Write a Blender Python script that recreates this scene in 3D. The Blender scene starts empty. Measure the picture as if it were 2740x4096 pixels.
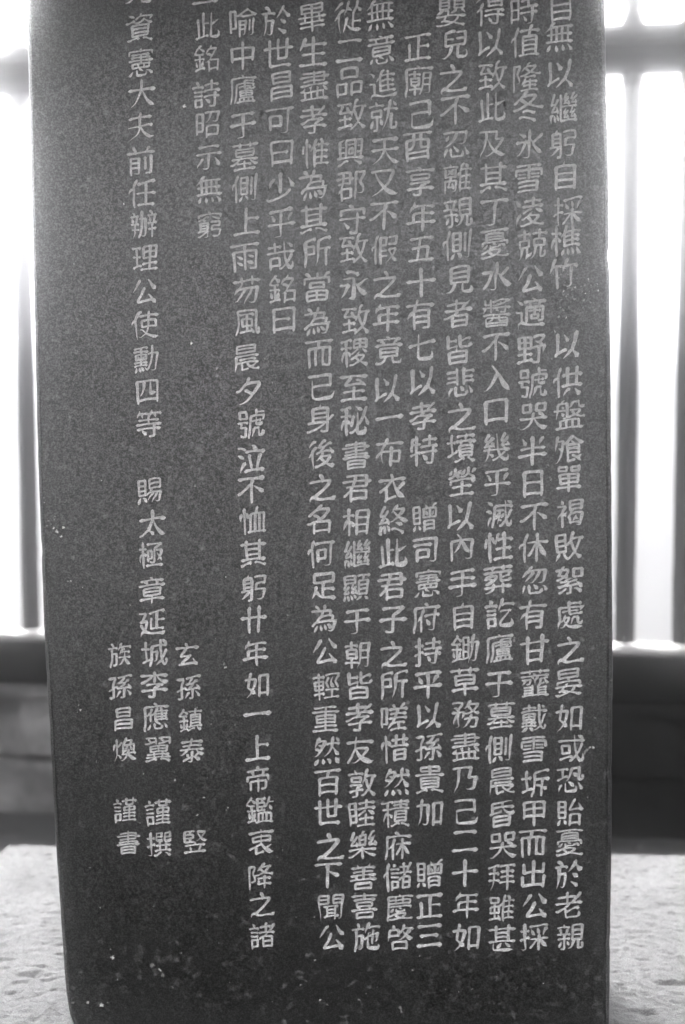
import bpy, bmesh, math, random
from mathutils import Vector, Matrix, noise, geometry

# ------------------------------------------------------------------ camera
R = math.radians
scn = bpy.context.scene
COL = scn.collection
cam_data = bpy.data.cameras.new('camera')
cam = bpy.data.objects.new('camera', cam_data)
COL.objects.link(cam)
scn.camera = cam
YAW, PITCH, ROLL = R(3.2), R(-4.9), R(0.17)
fwd = Vector((-math.sin(YAW)*math.cos(PITCH), math.cos(YAW)*math.cos(PITCH), math.sin(PITCH)))
right = fwd.cross(Vector((0, 0, 1))).normalized()
up = right.cross(fwd)
right2 = right*math.cos(ROLL) - up*math.sin(ROLL)
up2 = right2.cross(fwd)
M = Matrix((right2, up2, -fwd)).transposed().to_4x4()
M.translation = Vector((0.08, -1.49, 0.92))
cam.matrix_world = M
cam_data.sensor_fit = 'VERTICAL'
cam_data.sensor_height = 36.0
cam_data.sensor_width = 24.0
cam_data.lens = 50.0
cam_data.clip_start = 0.05
cam_data.clip_end = 2000
cam_data.dof.use_dof = True
cam_data.dof.focus_distance = 1.515
cam_data.dof.aperture_fstop = 3.6

# ------------------------------------------------------------------ light (overcast, black-and-white film)
SUN_EL, SUN_AZ = R(40), R(-25)          # azimuth from +Y (behind the stele) towards -X
world = bpy.data.worlds.new('World')
scn.world = world
world.use_nodes = True
nt = world.node_tree
nt.nodes.clear()
sky = nt.nodes.new('ShaderNodeTexSky')
sky.sky_type = 'NISHITA'
sky.sun_disc = False
sky.sun_elevation = SUN_EL
sky.sun_rotation = SUN_AZ
sky.air_density = 1.0
sky.dust_density = 4.0
sky.ozone_density = 1.0
bw = nt.nodes.new('ShaderNodeRGBToBW')
bg = nt.nodes.new('ShaderNodeBackground')
bg.inputs['Strength'].default_value = 0.15
wo = nt.nodes.new('ShaderNodeOutputWorld')
nt.links.new(sky.outputs[0], bw.inputs[0])
nt.links.new(bw.outputs[0], bg.inputs['Color'])
nt.links.new(bg.outputs[0], wo.inputs['Surface'])
sd = bpy.data.lights.new('sun', 'SUN')
sd.energy = 0.6
sd.angle = R(25)
sd.color = (1.0, 0.985, 0.96)
sun = bpy.data.objects.new('sun', sd)
COL.objects.link(sun)
d = Vector((math.sin(SUN_AZ)*math.cos(SUN_EL), math.cos(SUN_AZ)*math.cos(SUN_EL), math.sin(SUN_EL)))
sun.rotation_euler = d.to_track_quat('Z', 'Y').to_euler()
scn.view_settings.view_transform = 'Standard'
scn.view_settings.look = 'None'
scn.view_settings.exposure = 3.2
scn.view_settings.gamma = 1.0
scn.cycles.use_denoising = True
scn.cycles.max_bounces = 10
scn.cycles.diffuse_bounces = 3
scn.cycles.glossy_bounces = 3
scn.cycles.volume_bounces = 5

rnd = random.Random(7)

# ------------------------------------------------------------------ helpers
def tag(o, label=None, cat=None, group=None, kind=None):
    if label: o['label'] = label
    if cat: o['category'] = cat
    if group: o['group'] = group
    if kind: o['kind'] = kind
    return o

def link(name, mesh, mat=None, parent=None, loc=None):
    o = bpy.data.objects.new(name, mesh)
    COL.objects.link(o)
    if mat and mesh is not None and not mesh.materials: mesh.materials.append(mat)
    if parent: o.parent = parent
    if loc is not None: o.location = loc
    return o

def empty(name, loc=(0, 0, 0), rz=0):
    o = bpy.data.objects.new(name, None)
    o.empty_display_size = 0.1
    COL.objects.link(o)
    o.location = loc
    o.rotation_euler = (0, 0, rz)
    return o

def from_bm(name, bm, mat, parent=None, smooth=False, loc=None):
    me = bpy.data.meshes.new(name)
    bmesh.ops.recalc_face_normals(bm, faces=bm.faces)
    bm.to_mesh(me)
    bm.free()
    if smooth:
        me.polygons.foreach_set('use_smooth', [True]*len(me.polygons))
    return link(name, me, mat, parent, loc)

def rough_block(x0, x1, y0, y1, z0, z1, bevel=0.004, amp=0.003, cuts=0.03, seed=0, freq=18):
    """a box cut into small facets, bevelled and made slightly uneven"""
    bm = bmesh.new()
    nx = max(1, int((x1-x0)/cuts)); ny = max(1, int((y1-y0)/cuts)); nz = max(1, int((z1-z0)/cuts))
    bmesh.ops.create_cube(bm, size=1.0)
    for v in bm.verts:
        v.co = Vector((x0+(v.co.x+.5)*(x1-x0), y0+(v.co.y+.5)*(y1-y0), z0+(v.co.z+.5)*(z1-z0)))
    if bevel:
        bmesh.ops.bevel(bm, geom=list(bm.edges), offset=bevel, segments=2, affect='EDGES', profile=0.6)
    def slice_axis(ax, a, b, n):
        for i in range(1, n):
            c = a+(b-a)*i/n
            co = [0, 0, 0]; co[ax] = c
            no = [0, 0, 0]; no[ax] = 1
            bmesh.ops.bisect_plane(bm, geom=list(bm.verts)+list(bm.edges)+list(bm.faces), plane_co=co, plane_no=no)
    slice_axis(0, x0, x1, nx); slice_axis(1, y0, y1, ny); slice_axis(2, z0, z1, nz)
    if amp:
        bm.normal_update()
        off = Vector((seed*3.7, seed*1.3, seed*5.1))
        for v in bm.verts:
            n = noise.noise(v.co*freq+off)+0.5*noise.noise(v.co*freq*2.7+off)
            v.co += v.normal*amp*n
    return bm

# ------------------------------------------------------------------ materials
class NT:
    def __init__(self, name):
        self.m = bpy.data.materials.new(name)
        self.m.use_nodes = True
        self.t = self.m.node_tree
        self.b = self.t.nodes['Principled BSDF']
        self.co = self.t.nodes.new('ShaderNodeTexCoord').outputs['Object']
    def n(self, kind, **kw):
        nd = self.t.nodes.new(kind)
        for k, v in kw.items(): setattr(nd, k, v)
        return nd
    def l(self, a, b): self.t.links.new(a, b)
    def mapped(self, scale=(1, 1, 1), loc=(0, 0, 0)):
        mp = self.n('ShaderNodeMapping')
        mp.inputs['Scale'].default_value = scale
        mp.inputs['Location'].default_value = loc
        self.l(self.co, mp.inputs['Vector'])
        return mp.outputs[0]
    def noise(self, scale, detail=2, rough=0.5, vec=None, dist=0):
        nd = self.n('ShaderNodeTexNoise')
        nd.inputs['Scale'].default_value = scale
        nd.inputs['Detail'].default_value = detail
        nd.inputs['Roughness'].default_value = rough
        nd.inputs['Distortion'].default_value = dist
        self.l(vec or self.co, nd.inputs['Vector'])
        return nd.outputs['Fac']
    def voro(self, scale, vec=None, out='Distance', rand=1.0):
        nd = self.n('ShaderNodeTexVoronoi')
        nd.inputs['Scale'].default_value = scale
        nd.inputs['Randomness'].default_value = rand
        self.l(vec or self.co, nd.inputs['Vector'])
        return nd.outputs[out]
    def rng(self, v, a, b, c=0.0, d=1.0, smooth=False):
        nd = self.n('ShaderNodeMapRange')
        if smooth: nd.interpolation_type = 'SMOOTHSTEP'
        self.l(v, nd.inputs['Value'])
        for i, x in zip(('From Min', 'From Max', 'To Min', 'To Max'), (a, b, c, d)):
            nd.inputs[i].default_value = x
        return nd.outputs[0]
    def math(self, op, a, b=None, clamp=False):
        nd = self.n('ShaderNodeMath', operation=op)
        nd.use_clamp = clamp
        for i, x in enumerate((a, b)):
            if x is None: continue
            if isinstance(x, (int, float)): nd.inputs[i].default_value = x
            else: self.l(x, nd.inputs[i])
        return nd.outputs[0]
    def tint(self, v, col=(1.0, 0.985, 0.975)):
        """grey value -> very slightly warm grey"""
        nd = self.n('ShaderNodeCombineColor')
        for i in range(3):
            self.l(self.math('MULTIPLY', v, col[i]), nd.inputs[i])
        self.l(nd.outputs[0], self.b.inputs['Base Color'])
    def bump(self, h, strength=0.3, dist=0.002, base=None):
        nd = self.n('ShaderNodeBump')
        nd.inputs['Strength'].default_value = strength
        nd.inputs['Distance'].default_value = dist
        self.l(h, nd.inputs['Height'])
        if base: self.l(base, nd.inputs['Normal'])
        self.l(nd.outputs[0], self.b.inputs['Normal'])
        return nd.outputs[0]

def mat_slab():
    k = NT('dark_polished_granite')
    grain = k.noise(620, 1, 0.6)                       # mineral grain
    grain2 = k.noise(260, 2, 0.7, vec=k.mapped((1, 1, 1), (1, 5, 2)))
    streak = k.noise(1.0, 3, 0.6, vec=k.mapped((55, 55, 4)))
    cloud = k.noise(5, 5, 0.65)
    base = k.math('MULTIPLY', k.rng(grain, 0.36, 0.66, 0.1, 2.3), k.rng(cloud, 0.3, 0.7, 0.7, 1.35))
    base = k.math('MULTIPLY', base, k.rng(grain2, 0.35, 0.65, 0.4, 1.6))
    base = k.math('MULTIPLY', base, k.rng(streak, 0.3, 0.7, 0.85, 1.15))
    base = k.math('MULTIPLY', base, 0.005)
    # pale mineral flecks and dust, denser in patches
    patch = k.rng(k.noise(8, 4, 0.6, vec=k.mapped((1, 1, 0.7), (3, 1, 2))), 0.34, 0.60, 0.35, 1.0)
    def dots(scale, presence, r0, r1, loc):
        vec = k.mapped((1, 0.02, 1), loc)
        nd = k.n('ShaderNodeTexVoronoi')
        nd.inputs['Scale'].default_value = scale
        wob = k.n('ShaderNodeVectorMath', operation='ADD')
        nz = k.n('ShaderNodeTexNoise'); nz.inputs['Scale'].default_value = scale*3
        k.l(k.co, nz.inputs['Vector'])
        sc = k.n('ShaderNodeVectorMath', operation='SCALE'); sc.inputs['Scale'].default_value = 0.6/scale
        k.l(nz.outputs['Color'], sc.inputs[0])
        k.l(vec, wob.inputs[0]); k.l(sc.outputs[0], wob.inputs[1])
        k.l(wob.outputs[0], nd.inputs['Vector'])
        sep = k.n('ShaderNodeSeparateColor')
        k.l(nd.outputs['Color'], sep.inputs[0])
        on = k.rng(sep.outputs[0], 1-presence, 1-presence+0.01)
        size = k.rng(sep.outputs[1], 0, 1, r0, r1)
        edge = k.math('SUBTRACT', 1.0, k.math('DIVIDE', nd.outputs['Distance'], size), clamp=True)
        return k.math('MULTIPLY', k.math('MULTIPLY', on, edge), k.rng(sep.outputs[2], 0, 1, 0.3, 1.0))
    f1 = k.math('MULTIPLY', dots(120, 0.34, 0.12, 0.40, (3, 0, 1)), patch)
    f2 = dots(42, 0.22, 0.08, 0.26, (7, 0, 3))
    f3 = k.math('MULTIPLY', dots(18, 0.16, 0.08, 0.28, (1, 0, 6)), 0.6)
    f4 = k.math('MULTIPLY', k.rng(k.noise(95, 4, 0.7), 0.56, 0.74), k.math('MULTIPLY', patch, 0.55))
    fl = k.math('ADD', k.math('ADD', f1, f2), k.math('ADD', f3, f4))
    k.tint(k.math('ADD', base, k.math('MULTIPLY', fl, 0.27)))
    k.l(k.rng(fl, 0.0, 0.8, 0.29, 0.45), k.b.inputs['Roughness'])
    k.b.inputs['IOR'].default_value = 1.72
    spec = k.math('MULTIPLY', k.rng(grain, 0.38, 0.64, 0.15, 0.85), k.rng(grain2, 0.35, 0.65, 0.60, 1.40))
    k.l(spec, k.b.inputs['Specular IOR Level'])
    k.bump(k.math('ADD', grain2, k.math('MULTIPLY', fl, -1.5)), 0.10, 0.0006)
    return k.m

def mat_groove():
    k = NT('chiselled_pale_granite')
    g = k.noise(700, 2, 0.7)
    g2 = k.noise(160, 3, 0.6)
    w = k.noise(14, 3, 0.6)
    v = k.math('MULTIPLY', k.rng(g, 0.3, 0.7, 0.62, 1.25), k.rng(g2, 0.3, 0.7, 0.72, 1.15))
    v = k.math('MULTIPLY', v, k.rng(w, 0.35, 0.65, 0.85, 1.1))
    k.tint(k.math('MULTIPLY', v, 0.74), (1.0, 0.99, 0.985))
    k.b.inputs['Roughness'].default_value = 0.9
    k.b.inputs['Specular IOR Level'].default_value = 0.2
    k.bump(g2, 0.4, 0.001)
    return k.m

def mat_pedestal():
    k = NT('tooled_white_granite')
    g = k.noise(650, 2, 0.75)
    g2 = k.noise(120, 3, 0.6)
    w = k.noise(10, 4, 0.6)
    v = k.math('MULTIPLY', k.rng(g, 0.38, 0.62, 0.55, 1.30), k.rng(g2, 0.35, 0.65, 0.8, 1.12))
    v = k.math('MULTIPLY', v, k.rng(w, 0.35, 0.65, 0.88, 1.06))
    k.tint(k.math('MULTIPLY', v, 0.31), (0.99, 0.99, 1.0))
    k.b.inputs['Roughness'].default_value = 0.9
    k.bump(k.math('ADD', g2, k.math('MULTIPLY', g, 0.5)), 0.8, 0.0022)
    return k.m

def mat_simple(name, val, lo=0.7, hi=1.3, s1=30, s2=6, rough=0.85, bump=0.3, col=(1.0, 0.985, 0.975), stretch=(1, 1, 1), bd=0.003, spec=0.5):
    k = NT(name)
    v = k.mapped(stretch)
    a = k.noise(s1, 4, 0.65, vec=v)
    b = k.noise(s2, 3, 0.6, vec=v)
    f = k.noise(600, 1, 0.5)
    x = k.math('MULTIPLY', k.rng(a, 0.3, 0.7, lo, hi), k.rng(b, 0.3, 0.7, lo, hi))
    x = k.math('MULTIPLY', x, k.rng(f, 0.3, 0.7, 0.75, 1.25))
    k.tint(k.math('MULTIPLY', x, val), col)
    k.b.inputs['Roughness'].default_value = rough
    k.b.inputs['Specular IOR Level'].default_value = spec
    k.bump(a, bump, bd)
    return k.m

M_SLAB = mat_slab()
M_GROOVE = mat_groove()
M_PED = mat_pedestal()
M_CHIP = mat_simple('pale_flaked_granite', 0.26, 0.8, 1.2, 200, 30, 0.9, 0.3)
M_WOOD = mat_simple('weathered_dark_timber', 0.012, 0.7, 1.3, 20, 4, 0.8, 0.3, stretch=(4, 4, 0.5), spec=0.2)
M_RAIL = mat_simple('weathered_rail_timber', 0.04, 0.7, 1.3, 20, 4, 0.8, 0.3, stretch=(0.5, 4, 4), spec=0.2)
M_SILL = mat_simple('pale_sill_plaster', 0.40, 0.9, 1.08, 25, 6, 0.9, 0.2)
M_BEAM = mat_simple('black_stained_beam', 0.006, 0.7, 1.3, 20, 4, 0.8, 0.3, stretch=(0.4, 3, 3), spec=0.08)
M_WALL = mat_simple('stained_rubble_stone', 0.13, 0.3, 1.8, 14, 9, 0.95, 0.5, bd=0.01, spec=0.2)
M_WALLD = mat_simple('dark_rubble_stone', 0.010, 0.5, 1.6, 14, 7, 0.95, 0.5, bd=0.01, spec=0.1)  # darker tone for the stones right of the middle
M_GROUND = mat_simple('pale_sandy_ground', 0.058, 0.88, 1.1, 12, 0.6, 0.95, 0.3, (0.985, 0.985, 1.0), bd=0.004)
M_REFLECTOR = mat_simple('pale_reflector_ground', 0.235, 0.9, 1.1, 12, 0.6, 0.95, 0.3)  # added unseen ground, brightens the slab's reflection and the lettering
M_DARKENER = mat_simple('dark_reflection_ground', 0.03, 0.8, 1.2, 12, 2, 0.8, 0.3)  # added unseen ground, keeps the slab's lower reflection dark
M_PEBBLE = mat_simple('dark_pebble_stone', 0.05, 0.7, 1.3, 60, 12, 0.8, 0.4)

# ================================================================== THE SETTING
me = bpy.data.meshes.new('ground')
GX = [-120, -60, -12, -4, -2, 0, 2, 4, 12, 60, 120]
GY = [-120, -60, -12, -4, -2, 0, 2, 4, 12, 60, 120]
gv = [(x, y, 0) for y in GY for x in GX]
gf = [(j*11+i, j*11+i+1, (j+1)*11+i+1, (j+1)*11+i) for j in range(10) for i in range(10)]
me.from_pydata(gv, [], gf)
tag(link('ground', me, M_GROUND), kind='structure')

# ================================================================== PEDESTAL (rough tooled block under the stele)
PX0, PX1, PY0, PY1, PZ = -0.5617, 0.520, -0.07, 0.6205, 0.2254
def ped_height(x, y):
    """chiselled hollows and ridges of the top, metres"""
    p = Vector((x, y, 0))
    h = 0.0018*noise.noise(p*9)
    h += 0.0010*noise.noise(Vector((x*30+5, y*50, 1.7)))
    h += 0.0013*noise.noise(Vector((x*80+9, y*120, 4.0)))
    d = noise.noise(Vector((x*62-4, y*105+3, 8.0)))
    if d > 0.25: h -= 0.0040*min(d-0.25, 0.3)*1.6
    h += 0.0009*noise.noise(Vector((x*170, y*210, 2.0)))
    # a few deeper pick marks
    for (cx, cy, rx, ry, dp) in PICKS:
        q = ((x-cx)/rx)**2+((y-cy)/ry)**2
        if q < 1: h -= dp*(1-q)**2*(1.0 if y > cy else 0.7)
    return h
PICKS = [(0.375, 0.145, 0.034, 0.010, 0.005), (0.325, 0.065, 0.03, 0.009, 0.0035), (0.415, 0.40, 0.03, 0.010, 0.003),
         (0.36, 0.30, 0.03, 0.009, 0.003), (0.40, 0.20, 0.02, 0.008, 0.003), (-0.40, 0.33, 0.03, 0.010, 0.002), (-0.46, 0.24, 0.03, 0.010, 0.002),
         (-0.38, 0.13, 0.03, 0.010, 0.003)]
NXP, NYP = 320, 220
vs = []; fs = []
for j in range(NYP+1):
    y = PY0+(PY1-PY0)*j/NYP
    for i in range(NXP+1):
        x = PX0+(PX1-PX0)*i/NXP
        e = min(x-PX0, PX1-x, y-PY0, PY1-y)
        drop = 0.010*max(0, 1-e/0.012)**2
        xx, yy = x, y
        if i in (0, NXP): xx += 0.004*noise.noise(Vector((0, y*30, 3)))
        if j in (0, NYP): yy += 0.003*noise.noise(Vector((x*30, 0, 5)))
        vs.append((xx, yy, PZ+ped_height(x, y)-drop))
for j in range(NYP):
    for i in range(NXP):
        a = j*(NXP+1)+i
        fs.append((a, a+1, a+NXP+2, a+NXP+1))
# skirt down the four sides
per = [i for i in range(NXP+1)] + [j*(NXP+1)+NXP for j in range(1, NYP+1)] + [NYP*(NXP+1)+i for i in range(NXP-1, -1, -1)] + [j*(NXP+1) for j in range(NYP-1, 0, -1)]
prev = per
for zz in (0.19, 0.13, 0.07, -0.02):
    row = []
    for k in prev:
        x, y, z = vs[k]
        n = noise.noise(Vector((x*14, y*14, zz*14)))
        vs.append((x+0.0015*n, y+0.0015*n, zz)); row.append(len(vs)-1)
    m = len(prev)
    for q in range(m):
        fs.append((prev[q], row[q], row[(q+1) % m], prev[(q+1) % m]))
    prev = row
me = bpy.data.meshes.new('stone_pedestal')
me.from_pydata(vs, [], fs)
me.polygons.foreach_set('use_smooth', [True]*len(me.polygons))
tag(link('stone_pedestal', me, M_PED), 'broad white granite pedestal with roughly tooled top under the black stele', 'pedestal')

# ================================================================== STELE
STELE = (-0.022, 0.085, PZ-0.012)
stele = empty('stele', STELE)
tag(stele, 'tall dark polished granite stele covered with carved columns of characters', 'stele')
THICK = 0.17
ZB, ZT = PZ-0.012, 2.02
L_EDGE = [(0.2134, -0.296), (0.222, -0.3015), (0.235, -0.3065), (0.26, -0.310), (0.278, -0.3114), (0.445, -0.319), (0.66, -0.3262), (0.85, -0.3290), (1.067, -0.3300), (1.132, -0.3304), (1.3228, -0.3300), (1.95, -0.322), (2.02, -0.318)]
R_EDGE = [(0.2134, 0.2800), (0.225, 0.2825), (0.24, 0.2834), (0.43, 0.2832), (0.64, 0.2818), (0.917, 0.2762), (1.14, 0.2712), (1.248, 0.2668), (1.312, 0.2650), (1.95, 0.252), (2.02, 0.248)]
def lerp_edge(t, z):
    for (za, xa), (zb, xb) in zip(t, t[1:]):
        if z <= zb: return xa+(xb-xa)*max(0, (z-za))/(zb-za)
    return t[-1][1]
# outline as list of (x, z, inward normal)
zs = sorted(set([ZB+i*(ZT-ZB)/260 for i in range(261)]+[z for z, _ in L_EDGE[:5]]))
def jag(z, s):
    return 0.0006*noise.noise(Vector((s, z*40, 0)))+0.0040*max(0, noise.noise(Vector((s+5, z*26, 3)))-0.30)+0.0005*noise.noise(Vector((s, z*160, 8)))
outline = []
for z in zs: outline.append((lerp_edge(R_EDGE, z)-jag(z, 2.0), z, -1, 0))
xl, xr = lerp_edge(L_EDGE, ZT), lerp_edge(R_EDGE, ZT)
for i in range(1, 30): outline.append((xr+(xl-xr)*i/30, ZT, 0, -1))
for z in reversed(zs): outline.append((lerp_edge(L_EDGE, z)+jag(z, 9.0), z, 1, 0))
xl, xr = lerp_edge(L_EDGE, ZB), lerp_edge(R_EDGE, ZB)
for i in range(1, 30): outline.append((xl+(xr-xl)*i/30, ZB, 0, 1))

# the text, one string per carved column (right to left); each character with its place on the face in millimetres
TEXT = [
    ("自無以繼躬自採樵竹以供盤飧單褐敗絮處之晏如或恐貽憂於老親",
     [(220, 1306), (219, 1277), (220, 1240), (224, 1206), (223, 1170), (226, 1138), (229, 1102), (228, 1073), (226, 1039), (230, 966), (231, 928), (233, 894), (233, 859), (233, 827), (235, 791), (234, 757), (235, 721), (236, 684), (237, 647), (235, 612), (236, 575), (239, 541), (238, 507), (238, 472), (238, 439), (237, 405), (238, 371), (240, 336)]),
    ("時值隆冬氷雪凌兢公適野號哭半日不休忽有甘虀戴雪坼甲而出公採",
     [(183, 1304), (185, 1273), (186, 1237), (188, 1208), (189, 1171), (189, 1136), (191, 1102), (193, 1069), (192, 1033), (192, 999), (193, 961), (195, 927), (196, 892), (195, 856), (196, 822), (197, 787), (197, 755), (199, 721), (197, 684), (199, 647), (200, 611), (199, 574), (199, 540), (201, 503), (200, 470), (199, 438), (200, 404), (202, 369), (201, 335)]),
    ("得以致此及其丁憂水醬不入口幾乎滅性葬訖廬于墓側晨昏哭拜雖甚",
     [(149, 1304), (149, 1272), (151, 1239), (151, 1208), (152, 1171), (153, 1137), (154, 1102), (155, 1070), (157, 1037), (157, 999), (156, 964), (158, 932), (157, 897), (158, 860), (159, 824), (161, 790), (161, 756), (160, 721), (162, 685), (162, 648), (162, 610), (164, 576), (162, 540), (166, 505), (166, 469), (167, 435), (166, 400), (166, 366), (167, 333)]),
    ("嬰兒之不忍離親側見者皆悲之墳塋以內手自鋤草務盡乃己二十年如",
     [(109, 1303), (113, 1271), (112, 1237), (113, 1205), (115, 1171), (116, 1137), (117, 1102), (116, 1069), (119, 1033), (117, 999), (119, 962), (120, 928), (122, 892), (121, 859), (122, 824), (121, 788), (122, 755), (123, 718), (124, 682), (126, 647), (126, 612), (127, 577), (127, 542), (127, 507), (128, 471), (127, 439), (127, 404), (128, 369), (129, 334)]),
    ("正廟己酉享年五十有七以孝特贈司憲府持平以孫貴加贈正三",
     [(75, 1268), (76, 1235), (79, 1201), (75, 1169), (78, 1134), (79, 1098), (79, 1065), (79, 1031), (78, 998), (80, 964), (81, 929), (81, 893), (82, 857), (83, 786), (84, 752), (86, 717), (85, 680), (87, 644), (87, 608), (88, 575), (88, 541), (89, 506), (89, 470), (89, 402), (89, 367), (89, 334)]),
    ("無意進就天又不假之年竟以一布衣終此君子之所嗟惜然積庥儲慶啓",
     [(37, 1302), (38, 1267), (40, 1233), (40, 1201), (42, 1165), (41, 1133), (40, 1099), (41, 1065), (44, 1029), (43, 995), (45, 961), (44, 921), (46, 891), (46, 855), (49, 818), (50, 784), (50, 749), (49, 713), (50, 678), (51, 641), (51, 608), (51, 573), (52, 539), (54, 503), (53, 468), (55, 433), (55, 399), (57, 365), (58, 332)]),
    ("從二品致興郡守致永致稷至秘書君相繼顯于朝皆孝友敦睦樂善喜施",
     [(4, 1300), (5, 1266), (5, 1235), (7, 1202), (6, 1164), (6, 1130), (8, 1096), (9, 1066), (9, 1029), (11, 993), (10, 959), (9, 922), (10, 888), (11, 852), (12, 817), (11, 782), (12, 748), (11, 712), (12, 676), (12, 640), (15, 607), (14, 573), (15, 537), (17, 501), (17, 468), (17, 433), (18, 398), (19, 366), (21, 332)]),
    ("畢生盡孝惟為其所當為而已身後之名何足為公輕重然百世之下聞公",
     [(-33, 1300), (-32, 1266), (-31, 1232), (-32, 1198), (-30, 1164), (-32, 1132), (-32, 1097), (-29, 1063), (-29, 1027), (-29, 992), (-27, 958), (-25, 923), (-27, 890), (-25, 853), (-24, 818), (-28, 784), (-26, 748), (-23, 713), (-23, 679), (-22, 643), (-21, 606), (-22, 570), (-21, 536), (-20, 501), (-20, 469), (-17, 431), (-20, 399), (-17, 364), (-16, 330)]),
    ("於世昌可曰少乎哉銘曰",
     [(-70, 1298), (-68, 1265), (-65, 1232), (-67, 1197), (-65, 1164), (-67, 1130), (-66, 1094), (-67, 1059), (-65, 1025), (-64, 993)]),
    ("喻中廬于墓側上雨芴風晨夕號泣不恤其躬卄年如一上帝鑑衷降之諸",
     [(-104, 1296), (-105, 1263), (-105, 1229), (-105, 1193), (-104, 1161), (-104, 1129), (-102, 1095), (-104, 1058), (-103, 1024), (-102, 991), (-103, 954), (-102, 920), (-99, 885), (-99, 848), (-100, 815), (-98, 783), (-98, 748), (-98, 711), (-98, 677), (-97, 641), (-95, 607), (-95, 575), (-95, 538), (-95, 504), (-93, 470), (-92, 435), (-93, 397), (-91, 366), (-92, 331)]),
    ("一此銘詩昭示無窮",
     [(-143, 1317), (-141, 1294), (-142, 1261), (-143, 1225), (-142, 1194), (-141, 1161), (-141, 1128), (-141, 1092)]),
    ("見資憲大夫前任辦理公使勳四等賜太極章延城李應翼謹撰",
     [(-212, 1331), (-211, 1293), (-211, 1258), (-210, 1227), (-211, 1194), (-212, 1158), (-211, 1125), (-210, 1093), (-209, 1058), (-210, 1023), (-210, 989), (-210, 953), (-209, 919), (-208, 885), (-208, 814), (-206, 780), (-207, 746), (-207, 708), (-207, 673), (-205, 640), (-206, 606), (-205, 571), (-203, 535), (-204, 466), (-203, 431)]),
    ("玄孫鎮泰竪",
     [(-170, 639), (-169, 603), (-167, 568), (-166, 535), (-164, 434)]),
    ("族孫昌煥謹書",
     [(-243, 638), (-243, 603), (-240, 568), (-239, 535), (-240, 468), (-237, 432)]),
]
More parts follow.
